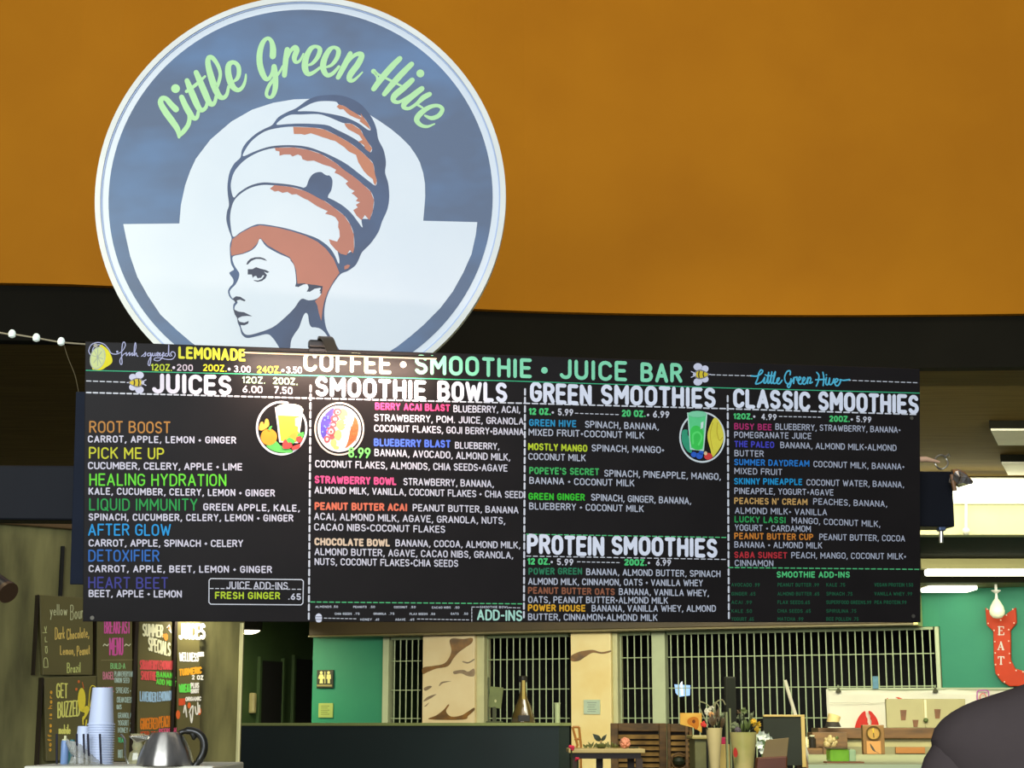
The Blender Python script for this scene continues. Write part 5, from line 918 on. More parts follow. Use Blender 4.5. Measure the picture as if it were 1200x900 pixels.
# ================================================================== HALF WALL AND WHAT STANDS ON IT
HW = between(283, 13.0, 655, 12.2); hz = HW.uv(283, 850.5)[1]
ha = HW.uv(283, 850)[0] - 1.0; hb = HW.uv(655, 850)[0]; hz2 = HW.uv(655, 843.5)[1]; hz = (hz + hz2) / 2
MB().box(HW, ha, hb, 0, hz - .02, -.25, 0).build('trim_6', mat('dark_teal_half_wall', (22, 38, 38), .55, var=.25, scale=1.5), kind='structure', label='dark teal half wall in front of the grilles')
MB().box(HW, ha, hb + .01, hz - .02, hz, -.26, .012).build('trim_7', mat('pale_brass_cap', (150, 160, 96), .4), kind='structure', label='thin pale cap on the dark half wall')
K5 = crop(480, 720, .20833)
def HP(px, n=-.12): return HW.pt(HW.uv(px, 845, n)[0], hz, n)
g_ = thing('menu_holder', 'small tilted green table card in a clear stand on the dark half wall', 'sign', HP(582))
HF = Fr(HW.O - HW.N * .12, HW.U, HW.V)
MB().pprism(HF, K5([(452, 405), (525, 412), (512, 530), (440, 522)]), -.01, .004).build('card', mat('grey_green_card', (130, 140, 88), .5, var=.2, scale=12), g_, bevel=.002)
MB().ppoly(HF, K5(ell(483, 487, 6, 9, 12)), .005).build('card_logo', paint((206, 206, 150)), g_)
b0 = HF.uv(*K5([(440, 528)])[0]); b1 = HF.uv(*K5([(515, 528)])[0])
MB().box(HF, b0[0], b0[0] + .008, hz, b0[1] + .22, -.012, .006).box(HF, b0[0], b1[0], hz, hz + .012, -.04, .04).box(HF, (b0[0] + b1[0]) / 2 - .012, (b0[0] + b1[0]) / 2 + .012, hz + .01, b0[1] + .01, -.01, .01).build('stand', mat('dull_chrome', (130, 132, 100), .3, .7), g_)
c = HP(613); kd = 12.4 / 2000
dc = thing('glass_decanter', 'brown conical long-necked decanter with a dark label on the half wall', 'bottle', c)
MB().lathe(c, [(13.8 * kd, 0), (14 * kd, 2 * kd), (12.6 * kd, 8 * kd), (9 * kd, 19 * kd), (5.2 * kd, 27 * kd), (3.6 * kd, 36 * kd), (3.4 * kd, 46 * kd)], 28).build('bottle_body', mat('smoky_brown_glass', (96, 80, 42), .12, var=.3, spec=.9), dc, smooth=True)
MB().lathe(c, [(4.6 * kd, 46 * kd), (4.8 * kd, 52.5 * kd), (3.5 * kd, 53.5 * kd), (.001, 53.6 * kd)], 20).build('stopper', mat('dark_stopper', (38, 34, 20), .4), dc, smooth=True)
MB().box(flat(c.y - 13.6 * kd, c.x), -5.6 * kd, 7.6 * kd, c.z + 1.5 * kd, c.z + 8.5 * kd, -.02, .002).build('label', mat('near_black_label', (28, 24, 16), .5), dc, bevel=.002)
MB().box(flat(c.y - 5.5 * kd, c.x), -1.2 * kd, 2.2 * kd, c.z + 22 * kd, c.z + 48 * kd, -.02, .0).build('neck_strip', mat('gold_neck_strip', (176, 152, 66), .4), dc, bevel=.002)
c = HP(655.5, -.1); c.x += .08
MB().lathe(HP(653, -.1) + V3((.0, 0, 0)), [(.018, 0), (.022, .13), (.024, .132), (.024, .14), (.02, .14), (.018, .02), (.001, .02)], 20).build('paper_cup', mat('grey_green_cup', (176, 188, 140), .4), smooth=True, label='pale grey green cup standing at the right end of the half wall', cat='cup')

# ================================================================== RIGHT: TABLE, SHUTTERS, FLOWERS, COUNTERS
def leg(mb, x, y, z1, r=.02): return mb.bw(x - r, x + r, y - r, y + r, 0, z1)
M_wood = mat('worn_brown_wood', (126, 92, 46), .55, rgb2=(74, 54, 26), scale=5, stretch=(1, 1, 5))
M_wood2 = mat('weathered_shutter_wood', (116, 84, 40), .6, rgb2=(62, 48, 24), scale=7, stretch=(1, 1, 3))
K6 = crop(660, 820, .10833)
YT = 9.5; FT = flat(YT)
tb = thing('side_table', 'small pale-topped table with dark legs in front of the golden pillar', 'table', (at(711, 880, YT).x, YT, 0))
z1 = at(711, 877.5, YT).z; z0 = at(711, 882.5, YT - .2).z; xa = at(666.5, 880, YT - .2).x; xb = at(756, 880, YT - .2).x
MB().bw(xa, xb, YT - .2, YT + .25, z0, z0 + .022).build('table_top', mat('pale_table_top', (190, 168, 106), .4, var=.15), tb, bevel=.003)
MB().bw(xa + .02, xb - .02, YT - .17, YT + .22, z0 - .03, z0).build('apron', mat('dark_table_wood', (52, 34, 14), .5), tb)
for x, y in [(xa + .03, YT - .16), (xb - .03, YT - .16), ((xa + xb) / 2 - .02, YT + .2), (xb - .05, YT + .2), (xa + .05, YT + .2)]:
    leg(MB(), x, y, z0 - .03, .018).build('leg', mat('dark_table_wood', (52, 34, 14), .5), tb)
tz = z0 + .022
# orchid bowl
c = V3((at(704, 880, YT).x, YT - .05, tz)); kt_ = YT / 2000
ob = thing('potted_plant', 'mossy bowl with two broad dark leaves on the small table', 'plant', c)
MB().lathe(c, [(3.5 * kt_, 0), (6 * kt_, 2 * kt_), (6.5 * kt_, 4.5 * kt_), (5 * kt_, 5 * kt_), (.001, 5.5 * kt_)], 20).build('bowl', mat('moss_green_bowl', (92, 100, 46), .6, var=.4, scale=30), ob, smooth=True)
def leafm(mb, base, tip, w, nrm=V3((0, -1, 0)), m=0):
    base, tip = V3(base), V3(tip); d = tip - base; s_ = d.cross(nrm).normalized(); vs = []; fs = []
    ws = [.15, .75, 1, .85, .45, .02]
    for i, q in enumerate(ws):
        p = base + d * (i / 5) + V3((0, -.1 * d.length * math.sin(PI * i / 5), 0)); vs += [p - s_ * w * q / 2, p + V3((0, .06 * w, 0)), p + s_ * w * q / 2]
    for i in range(5):
        a = 3 * i; fs += [(a, a + 1, a + 4, a + 3), (a + 1, a + 2, a + 5, a + 4)]
    return mb.add(vs, fs, m)
ML = mat('dark_green_leaf', (40, 50, 26), .4, var=.2)
b_ = c + V3((0, 0, 5 * kt_))
for tip, w in [((694.5, 860), 6.5), ((711, 860.5), 4.2)]:
    m_ = MB(); tp = at(*tip, YT - .05); leafm(m_, b_ + V3((0, 0, 3 * kt_)), tp, w * kt_); m_.build('leaf', ML, ob, smooth=True)
MB().tube([c + V3((0, 0, 4 * kt_)), b_ + V3((0, 0, 4 * kt_))], .006, 8).build('stem', mat('pale_stem', (170, 140, 90), .5), ob)
m_ = MB(); rr = random.Random(2)
for i in range(26):
    a_ = rr.uniform(-1, 1); p = c + V3((a_ * 18 * kt_, rr.uniform(-.04, .05), .004)); leafm(m_, p, p + V3((rr.uniform(-.03, .03), rr.uniform(-.02, .02), rr.uniform(.01, .035))), .012)
m_.build('trailing_moss', mat('moss_leaf', (96, 100, 44), .6, var=.3), ob)['kind'] = 'stuff'
# pink ball flower
c = V3((at(731.5, 880, YT).x, YT - .08, tz))
pf = thing('pink_flower', 'round pale pink blossom lying on the small table', 'flower', c)
m_ = MB(); R_ = 6.3 * kt_; rr = random.Random(4)
cc_ = c + V3((0, 0, R_))
m_.ball(cc_, R_ * .8, seg=12)
for i in range(70):
    u_ = rr.uniform(-1, 1); a_ = rr.uniform(0, 2 * PI); d = V3((math.sqrt(1 - u_ * u_) * math.cos(a_), math.sqrt(1 - u_ * u_) * math.sin(a_), u_))
    m_.ball(cc_ + d * R_ * .78, R_ * .26, seg=6)
m_.build('petals', mat('pink_petals', (236, 158, 126), .6, var=.2, scale=40), pf, smooth=True)
MB().tube([cc_ - V3((0, 0, R_)) + V3((.02, 0, .006)), c + V3((.07, -.02, .006))], .004, 6).build('stem', ML, pf)
# small frame/ladder beside pillar 2, magenta flower below
YL = 9.9
sf = thing('wooden_easel', 'small orange wooden easel frame at the foot of the golden pillar', 'stand', at(676, 880, YL))
m_ = MB()
for a_, b_ in [((671, 852), (677, 874)), ((678.5, 852), (681, 876)), ((671, 852), (679, 852)), ((673, 866), (680, 866))]:
    m_.tube([at(*a_, YL), at(*b_, YL)], .008, 6)
m_.tube([at(680.5, 876, YL), V3((at(680.5, 876, YL).x, YL, 0))], .008, 6); m_.tube([at(676, 874, YL), V3((at(676, 874, YL).x, YL, 0))], .008, 6)
m_.build('wood_frame', mat('orange_wood', (176, 118, 48), .5), sf)
for i, (x, y, r) in enumerate([(669.5, 876.5, 4), (677, 890, 3)]):
    c = at(x, y, YT - .26); f2 = thing('red_flower', ['crimson flower leaning at the left corner of the small table', 'small pinkish red flower below the small table top'][i], 'flower', c)
    m_ = MB()
    for q in range(7): m_.ball(c + V3((rr.uniform(-1, 1) * r * kt_ * .6, rr.uniform(-.01, .01), rr.uniform(-1, 1) * r * kt_ * .4)), r * kt_ * .5, seg=8)
    m_.build('petals', mat('crimson_petals', (214, 40, 76), .6, var=.3), f2, smooth=True)
    MB().tube([c, V3((c.x + .01, c.y, 0))], .005, 6).build('stem', ML, f2)
# shutters
def shutter(x0, x1, y0, lab, Y, slats, gap=0):
    a = at(x0, y0, Y); b = at(x1, y0, Y); zt = a.z; F_ = flat(Y)
    t = thing('wooden_shutter', lab, 'shutter', ((a.x + b.x) / 2, Y, 0), 'weathered louvred shutters')
    sw = (x1 - x0) * .13 * Y / 2000
    MB().bw(a.x, a.x + sw, Y - .02, Y + .02, 0, zt).build('stile', M_wood2, t, bevel=.004); MB().bw(b.x - sw, b.x, Y - .02, Y + .02, 0, zt).build('stile', M_wood2, t, bevel=.004)
    MB().bw(a.x + sw, b.x - sw, Y - .018, Y + .018, zt - .05, zt).build('top_rail', M_wood2, t, bevel=.004)
    MB().bw(a.x + sw, b.x - sw, Y - .018, Y + .018, .0, .12).build('bottom_rail', M_wood2, t, bevel=.004)
    first = None
    for i in range(slats):
        z = zt - .085 - i * .035
        if z < .15: break
        if first is None:
            m_ = MB(); m_.hexa([V3((a.x + sw, Y - .018, z - .012)), V3((b.x - sw, Y - .018, z - .012)), V3((b.x - sw, Y - .010, z - .012)), V3((a.x + sw, Y - .010, z - .012)), V3((a.x + sw, Y + .008, z + .014)), V3((b.x - sw, Y + .008, z + .014)), V3((b.x - sw, Y + .016, z + .014)), V3((a.x + sw, Y + .016, z + .014))])
            first = m_.build('slat', mat('slat_wood', (150, 116, 58), .6, rgb2=(96, 72, 34), scale=9), t); z_f = z
        else: dup(first, t, V3((0, 0, z - z_f)))
    MB().bw(a.x + sw, b.x - sw, Y + .018, Y + .024, 0.1, zt - .02).build('back_panel', mat('dark_shutter_back', (44, 32, 16), .7), t)
    return t
shutter(715.5, 780.5, 847.5, 'wide weathered louvred shutter behind the small table', 11.0, 30)
s2 = shutter(781.5, 811, 848, 'narrow weathered louvred shutter with a round ring, right of the wide one', 10.8, 9)
c = at(796, 892, 10.75); MB().tube([c + V3((8 * .0054 * math.cos(a_) * 1.1, 0, 8 * .0054 * math.sin(a_) * 1.1)) for a_ in [2 * PI * i / 20 for i in range(21)]], .006, 8, cap=False).build('ring', M_wood, s2, smooth=True)
MB().lathe(c + V3((0, .03, 0)), [(.001, -.03), (.03, -.02), (.04, 0), (.03, .02), (.001, .03)], 14).build('round_boss', mat('dark_green_boss', (48, 56, 34), .5), s2, smooth=True)
MB().bw(at(781, 880, 10.95).x, at(811, 880, 10.95).x, 10.84, 10.86, 0, at(796, 884, 10.85).z).build('lower_panel', M_wood2, s2)
# orange framed flower picture
YP = 10.4
pc = thing('flower_picture', 'small square orange picture with a brown flower heart above the narrow shutter', 'picture', at(810, 858, YP))
FP = flat(YP)
MB().pprism(FP, [(797, 835.5), (822.5, 835.5), (822.5, 859), (815, 853.5), (797, 849)], -.02, 0).build('canvas', mat('orange_cream_canvas', (244, 196, 84), .6, rgb2=(236, 168, 60), scale=14), pc, bevel=.002)
m_ = MB(); m_.ppoly(FP, cr_spline([(806, 843), (812, 840), (818, 842), (819, 850), (816, 855), (811, 851), (806, 848)], True), .001, 0); m_.ppoly(FP, ell(813, 845.5, 2, 2.2, 12), .0016, 1)
m_.build('painted_flower', [paint((214, 128, 30)), paint((120, 60, 14))], pc)
MB().bw(at(803, 850, YP).x, at(806, 850, YP).x, YP + .0, YP + .02, 0, at(800, 851, YP).z).build('stand_leg', M_wood, pc)
# grey basket table with trim
YB = 10.0
bk = thing('drawer_cabinet', 'small grey green cabinet with a pale rounded top under the picture', 'cabinet', (at(826, 880, YB).x, YB, 0))
za = at(826, 864, YB).z; x0, x1 = at(811, 880, YB).x, at(839, 880, YB).x
MB().bw(x0, x1, YB - .15, YB + .15, 0, za - .01).build('cabinet_body', mat('grey_green_paint', (118, 118, 70), .5, var=.3, scale=8), bk, bevel=.004)
MB().bw(x0 - .015, x1 + .015, YB - .17, YB + .17, za - .01, za + .012).build('cabinet_top', mat('pale_olive_top', (178, 166, 100), .4), bk, bevel=.006)
MB().bw(at(824, 870, YB).x, at(826, 870, YB).x, YB - .156, YB - .149, 0, za - .02).build('dark_gap', M_black, bk)
MB().tube([V3((at(828, 873, YB).x, YB - .17, at(828, 873, YB).z)), V3((at(839, 869, YB).x, YB - .17, at(839, 869, YB).z))], .01, 8).build('cross_handle', mat('pale_olive_top', (178, 166, 100), .4), bk)

def bouquet(name, lab, px, pyb, pyt, Y, rt, rb, vase_mat, flowers, stems, supp=True, cat='flowers'):
    c = at(px, pyb, Y); k = Y / 2000; zt = at(px, pyt, Y).z; H = zt - c.z
    t = thing(name, lab, cat, c)
    MB().lathe(c, [(rb * k, 0), (rt * k, H), (rt * k * .93, H), (rb * k * .9, .01), (.001, .01)], 26).build('vase', vase_mat, t, smooth=True)
    MB().lathe(c, [(rt * k * .92, H - .02), (.001, H - .018)], 20).build('filling', ML, t)
    for i, (x, y, r, mt, kind) in enumerate(flowers):
        q = at(x, y, Y + random.uniform(-.04, .02)); m_ = MB()
        if kind == 'ball':
            m_.ball(q, r * k * .7, seg=10)
            for _ in range(26):
                u_ = rr.uniform(-1, 1); a_ = rr.uniform(0, 6.28); d = V3((math.sqrt(1 - u_ * u_) * math.cos(a_), math.sqrt(1 - u_ * u_) * math.sin(a_), u_)); m_.ball(q + d * r * k * .7, r * k * .3, seg=6)
        elif kind == 'spike':
            for j in range(7): leafm(m_, q - V3((0, 0, r * k)), q + V3((rr.uniform(-.7, .7) * r * k, rr.uniform(-.02, .02), rr.uniform(.3, 1.1) * r * k)), r * k * .4)
        else:
            for j in range(9):
                a_ = j * .7 + rr.random(); leafm(m_, q, q + V3((math.cos(a_) * r * k, rr.uniform(-.02, .02), math.sin(a_) * r * k)), r * k * .5)
        fo = m_.build({'ball': 'blossom', 'spike': 'leafy_sprig'}.get(kind, 'blossom'), mt, t, smooth=kind == 'ball')
        m_ = MB(); m_.tube([q, c.lerp(V3((c.x, c.y, zt)), .8)], .004, 6); m_.build('stem', ML, fo)
    if supp: pass
    return t, c
fw_ = mat('white_petals', (226, 224, 200), .6); fp_ = mat('peach_petals', (232, 176, 110), .6); fr_ = mat('bright_red_petals', (226, 60, 50), .6); fy = mat('yellow_petals', (222, 178, 40), .6, var=.25); fg = mat('sage_leaf', (120, 130, 96), .6, var=.3); fgr = mat('mid_green_leaf', (88, 104, 48), .6, var=.3); fb = mat('brown_dry_leaf', (84, 66, 40), .6, var=.3)
t6, c6 = bouquet('flower_vase', 'cream pot of white and peach blossoms with dry brown foliage beside the orange picture', 838, 905, 853, 9.55, 9.5, 5, mat('cream_clay_pot', (206, 190, 136), .5, var=.1),
    [(830, 834, 5, fw_, 'ball'), (834, 830, 3.4, fw_, 'star'), (833.5, 837.5, 3.6, fp_, 'ball'), (824.5, 849, 4, fr_, 'ball'), (846, 838, 4, fg, 'spike'), (835, 843, 8, fb, 'spike'), (845, 845, 8, fb, 'spike'), (840, 836, 6, fb, 'spike')], [])
m_ = MB()
for q in ([(836, 850), (832, 830), (826, 824), (819, 822)], [(840, 850), (838, 826), (846, 820), (850, 826)], [(842, 850), (843, 830), (838, 823), (836, 829)], [(830, 850), (822, 834), (819, 826)]): m_.tube(cr_spline([tuple(at(x, y, 9.8)) for x, y in q], sub=4), .0035, 5)
m_.build('curly_twigs', mat('pale_twigs', (150, 150, 110), .6), t6)
t7, c7 = bouquet('flower_bucket', 'tall pale bucket of sage leaves and yellow flowers, red tulip on its side', 872, 905, 858, 9.0, 15.5, 10.5, mat('pale_enamel_bucket', (166, 164, 96), .3, rgb2=(206, 188, 128), scale=5),
    [(861, 851, 5.5, fg, 'ball'), (868, 840, 5, fg, 'ball'), (872, 833, 4.5, fgr, 'star'), (866, 834, 3.2, fb, 'star'), (886, 850, 6.5, fy, 'star'), (883, 846, 4, fy, 'ball'), (876, 848, 7, fgr, 'spike'), (865, 856, 4.5, mat('purple_grey_berries', (92, 84, 92), .6), 'ball'), (870, 850, 8, fgr, 'spike'), (888, 856, 5, fy, 'spike'), (880, 838, 5, fg, 'spike')], [])
FBk = flat(9.0 - 14 * .0045)
m_ = MB(); m_.ppoly(FBk, cr_spline([(859.5, 880), (861, 876), (863.5, 878), (864.5, 884), (862, 888), (859.5, 884)], True), 0, 0); m_.pstrk(FBk, [(862, 888), (862, 896)], 1, 0, 1); m_.build('painted_tulip', [paint((176, 44, 30)), paint((90, 96, 40))], t7)
MB().bw(at(850, 840, 9.3).x, at(852.2, 840, 9.3).x, 9.28, 9.32, 0, at(851, 834.5, 9.3).z).bw(at(854.5, 840, 9.3).x, at(856, 840, 9.3).x, 9.28, 9.3, 0, at(855, 830, 9.3).z).build('thin_post', mat('grey_green_post', (132, 140, 96), .5), label='thin grey green upright rods between the two flower pots', cat='post')
c = at(847.5, 872, 9.72)
mg = thing('magenta_candle', 'small magenta box on a pale block between the flower pots', 'box', c)
MB().bw(c.x - .026, c.x + .026, 9.70, 9.75, c.z, at(847, 864, 9.72).z).build('magenta_box', mat('magenta_card', (206, 40, 96), .5), mg, bevel=.003)
MB().bw(c.x - .03, c.x + .03, 9.68, 9.76, 0, c.z).build('cream_block', mat('cream_block_paint', (216, 190, 110), .5), mg, bevel=.003)
# speaker column
sc_ = thing('speaker_column', 'slim dark speaker column standing behind the flowers', 'speaker', (at(856.5, 840, 11.5).x, 11.5, 0))
MB().bw(at(850.5, 840, 11.5).x, at(862.5, 840, 11.5).x, 11.47, 11.56, 0, at(856, 793, 11.5).z).build('cabinet', mat('dark_speaker_cloth', (38, 42, 24), .7), sc_, bevel=.006)
MB().bw(at(852, 840, 11.5).x, at(861, 840, 11.5).x, 11.462, 11.472, 1.2, at(856, 795, 11.5).z).build('grille_cloth', mat('dark_grille_cloth', (30, 34, 20), .9), sc_)
# blank chalk easel with light wood edge
YE = 9.45
es = thing('chalk_easel', 'blank dark chalkboard with a light wood edge right of the flowers', 'chalkboard', (at(919, 880, YE).x, YE, 0)); FE = flat(YE)
MB().pbox(FE, 896, 840, 941, 897, -.02, .0).build('chalk_face', mat('dark_green_chalk', (36, 42, 26), .6, var=.2), es)
MB().pbox(FE, 895, 837.5, 943, 840, -.025, .008).build('frame_rail', mat('light_oak_edge', (226, 196, 116), .4), es, bevel=.002)
MB().pbox(FE, 940.5, 840, 943, 899, -.025, .008).build('frame_rail', mat('light_oak_edge', (226, 196, 116), .4), es, bevel=.002)
for x in (899, 938): MB().bw(at(x, 890, YE).x - .01, at(x, 890, YE).x + .01, YE + .02, YE + .05, 0, at(x, 850, YE).z).build('leg', M_wood, es)
MB().tube([at(919.8, 797, 9.7), at(932.5, 839, 9.7), at(941, 868, 9.7), at(941, 868, 9.7) + V3((.35, 0, -1.31))], .0105, 8).build('white_rod', mat('white_baton', (240, 236, 206), .4), label='white stick leaning up from behind the blank chalkboard', cat='rod')
# glossy crumpled flowers + brown box and pot
c = at(893, 870, 8.6)
m_ = MB(); rr = random.Random(9)
for x, y, r in [(892, 862, 6), (898, 864, 5), (890, 873, 5), (893, 880, 4), (902, 867, 4)]:
    q = at(x, y, 8.6)
    for j in range(6): a_ = j * 1.05; leafm(m_, q, q + V3((math.cos(a_) * r * .0043, rr.uniform(-.02, .0), math.sin(a_) * r * .0043)), r * .0043)
wf = thing('white_orchid', 'cluster of bright white petals with a long green leaf beside the blank chalkboard', 'flowers', at(893, 900, 8.6))
MB().bw(at(893, 900, 8.6).x - .012, at(893, 900, 8.6).x + .012, 8.62, 8.645, 0, at(893, 888, 8.6).z).build('support_cane', M_wood, wf)
m_.build('petals', mat('bright_white_petals', (236, 244, 226), .4), wf)
m_ = MB(); leafm(m_, at(895, 890, 8.62), at(890, 853, 8.62), .03); leafm(m_, at(898, 872, 8.62), at(905, 864, 8.62), .02); leafm(m_, at(893, 895, 8.62), at(901, 858, 8.64), .03); m_.build('leaf', mat('pale_green_leaf', (150, 180, 104), .5), wf)
bx = thing('card_holder', 'tilted brown card standing in a dark red brown tray', 'card', at(905, 899, 8.4)); FX = flat(8.4)
MB().pprism(FX, [(898, 867), (924.5, 864.5), (922, 889), (893, 889)], -.012, 0).build('card', mat('taupe_card', (124, 104, 62), .5, var=.15), bx, bevel=.002)
MB().pprism(FX, [(888, 888), (923, 886), (922, 912), (886, 912)], -.06, .02).build('tray', mat('red_brown_tray', (96, 48, 20), .4, var=.3), bx, bevel=.006)
MB().bw(at(885, 905, 8.4).x, at(924, 905, 8.4).x, 8.3, 8.5, 0, at(905, 911, 8.4).z).build('pedestal', M_wood, bx)

# ---- pale counter (front right) and the back counter
PCz = 1.4 - .15
cf = thing('front_counter', 'pale green white counter top across the lower right', 'counter', (2.2, 8.5, 0))
xa = onz(941, 884, PCz).x; yF = onz(1000, 895.5, PCz).y; yB = onz(1000, 884, PCz).y
HF_ = Fr((0, 0, 0), (1, 0, 0), (0, 1, 0))
def slab(ins, z0, z1): return MB().prism(HF_, [(.1695 * yF + ins, yF + ins), (4.6 - ins, yF + ins), (4.6 - ins, yB - ins), (.1695 * yB + ins, yB - ins)], z0, z1)
slab(0, PCz - .05, PCz).build('counter_top', mat('pale_green_laminate', (200, 210, 156), .4, var=.05), cf, bevel=.004)
slab(.04, 0, PCz - .05).build('counter_base', mat('olive_counter_front', (150, 148, 96), .5), cf)
YR = 14.0; FRr = flat(YR)
cb = thing('back_counter', 'long beige counter front with a brown wooden top rail', 'counter', (at(1080, 880, YR).x, YR, 0))
a = at(957, 853, YR); b = at(1330, 853, YR)
MB().bw(a.x, b.x, YR - .05, YR + .25, at(1000, 865.5, YR).z, a.z).build('wooden_rail', mat('brown_wood_rail', (122, 86, 40), .45, rgb2=(84, 60, 28), scale=3, stretch=(1, 6, 6)), cb, bevel=.006)
MB().bw(a.x + .05, b.x, YR, YR + .2, 0, at(1000, 865.5, YR).z).build('counter_body', mat('beige_counter_paint', (168, 160, 108), .5, var=.1), cb)
MB().bw(a.x + .05, b.x, YR - .06, YR - .0, at(1000, 884, YR).z - .4, at(1000, 875, YR).z).build('lower_ledge', mat('grey_olive_ledge', (138, 134, 90), .5), cb)
MB().pbox(flat(YR - .06), 1050, 875.5, 1084, 883, 0, .03).build('orange_panel', mat('orange_wood_panel', (170, 112, 44), .5), cb, bevel=.003)
# left stepped wooden end
MB().bw(at(949, 858, YR - .2).x, at(990, 858, YR - .2).x, YR - .3, YR - .06, at(960, 876, YR).z, at(960, 858, YR - .2).z).build('wooden_step', M_wood, cb, bevel=.005)
# clock box
YQ = 12.5; FQ = flat(YQ)
ck = thing('clock_box', 'tall narrow wooden box with a round dial above a small bird picture', 'clock', at(1024, 884, YQ))
MB().pbox(FQ, 1012, 849.5, 1036, 884, -.06, 0).build('wooden_case', mat('golden_wood_case', (134, 98, 44), .5, var=.2, scale=8), ck, bevel=.005)
MB().ring(FQ, *FQ.uv(1023.5, 859), 7 * YQ / 2000, 8.3 * YQ / 2000, 0, .012, 40).build('dial_ring', mat('dark_brass_ring', (104, 80, 30), .35, .5), ck, smooth=True)
m_ = MB(); m_.ppoly(FQ, ell(1023.5, 859, 7.2, 7.2, 32), .002, 0); m_.pstrk(FQ, [(1023.5, 859), (1023, 853.5)], 1.4, .004, 1); m_.pstrk(FQ, [(1023.5, 859), (1024, 864)], 1, .004, 2); m_.build('dial', [mat('tan_dial', (176, 138, 60), .4), paint((214, 176, 50)), paint((70, 60, 30))], ck)
MB().pbox(FQ, 1016, 868.5, 1032, 883.5, 0, .006).build('picture_panel', mat('orange_picture', (196, 142, 74), .5), ck)
m_ = MB(); m_.ppoly(FQ, cr_spline([(1019.5, 871), (1022, 874), (1024.5, 877.5), (1026, 881), (1023, 879.5), (1020.5, 875.5)], True), .0065, 0); m_.pstrk(FQ, [(1023, 879), (1030, 883)], .5, .0065, 0); m_.build('painted_bird', paint((76, 70, 56)), ck)
MB().bw(at(1014, 884, YQ).x, at(1034, 884, YQ).x, YQ + .0, YQ + .06, 0, at(1024, 884, YQ).z).build('pedestal', M_wood, ck)
# green glass on the counter
c = onz(986, 892.5, PCz)
gg = thing('green_glass_box', 'glowing lime green square glass on the pale counter', 'glass', c); kg = c.y / 2000
MB().bw(c.x - 15 * kg, c.x + 7 * kg, c.y - .05, c.y + .05, PCz, PCz + 14 * kg).build('green_glass', mat('lime_glass', (150, 214, 60), .1, alpha=.85, spec=.8, var=.15, scale=20), gg, bevel=.008)
MB().bw(c.x + 7 * kg, c.x + 15 * kg, c.y - .045, c.y + .045, PCz, PCz + 14 * kg).build('clear_end', mat('pale_clear_glass', (206, 236, 176), .08, alpha=.7), gg, bevel=.008)
MB().bw(c.x - 15.5 * kg, c.x + 5 * kg, c.y - .055, c.y + .055, PCz + 14 * kg, PCz + 15.3 * kg).build('dark_lid', mat('olive_lid', (92, 92, 44), .4), gg, bevel=.002)
c = onz(972, 894, PCz); MB().box(flat(c.y, c.x), -.02, .13, PCz, PCz + .006, -.03, .06).build('brown_card', mat('rust_brown_card', (150, 92, 48), .5), label='flat rust brown card under the lime glass', cat='card', bevel=.001)
# small things on the back counter's left end
for i, (x, y0, y1, w_, mt, lb) in enumerate([(952, 862, 876, 9, mat('dark_glass_jar', (44, 40, 30), .15), 'small dark jar beside the blank chalkboard'), (945, 864, 876, 6, mat('cream_jar', (206, 196, 140), .4), 'small cream jar touching the blank chalkboard')]):
    c = at(x, y1, 13.6); k = 13.6 / 2000; H = (y1 - y0) * k; t = thing('small_jar', lb, 'jar', c)
    MB().lathe(c, [(w_ / 2 * k, 0), (w_ / 2 * k, H * .7), (w_ / 3.5 * k, H * .85), (w_ / 3.5 * k, H * .88)], 18).build('jar_body', mt, t, smooth=True)
    MB().lathe(c, [(w_ / 3 * k, H * .88), (w_ / 3 * k, H), (.001, H)], 16).build('lid', mat('pale_metal_lid', (200, 200, 160), .3), t)
c = at(973, 875, 13.6); k = 13.6 / 2000
fg_ = thing('shell_ornament', 'knobbly cream ornament on a brown step below the rail', 'ornament', c)
m_ = MB(); rr = random.Random(8)
for x, z, r in [(-4, 3, 4.5), (3, 3, 5), (-1, 7, 4.5), (4, 8, 3), (-5, 8, 2.5), (0, 11, 2.5), (7, 5, 2.5)]: m_.ball(c + V3((x * k, rr.uniform(-.02, .02), z * k)), r * k, seg=10)
m_.build('ornament_body', mat('cream_shell', (196, 176, 116), .5, var=.3, scale=30), fg_, smooth=True)
MB().ball(c + V3((8 * k, 0, 10 * k)), 2 * k, seg=8).build('green_bud', fgr, fg_)
MB().bw(c.x - 11 * k, c.x + 12 * k, 13.5, 13.69, 0, c.z).build('pedestal', M_wood, fg_)
c = at(949, 876.5, 13.6); MB().bw(c.x - .05, c.x + .08, 13.5, 13.69, 0, c.z).build('jar_stand', M_wood, label='wooden stand under the two small jars', cat='stand')
# hat like cup
YH = 13.8; cx = at(976, 853, YH); ht = thing('straw_hat', 'cream straw hat with a dark band and brim resting on the wooden rail', 'hat', cx); k = YH / 2000
K7 = crop(940, 790, .125); FH = flat(YH)
MB().lathe(at(976, 852, YH), [(9.5 * k, 0), (9 * k, 1 * k), (7.2 * k, 5.5 * k), (6.6 * k, 6 * k)], 24).build('hat_band', mat('dark_hat_felt', (48, 42, 30), .7), ht, smooth=True)
q = MB(); q.lathe((0, 0, 0), [(6.9 * k, 0), (6.9 * k, 2 * k), (7.4 * k, 9 * k), (6.5 * k, 10 * k), (.001, 10 * k)], 24)
R9 = Matrix.Rotation(math.radians(17), 3, 'Y'); q.v = [R9 @ v + at(975.5, 847.5, YH) for v in q.v]; q.build('hat_crown', mat('cream_straw', (226, 200, 130), .6, var=.1, scale=30), ht, smooth=True)

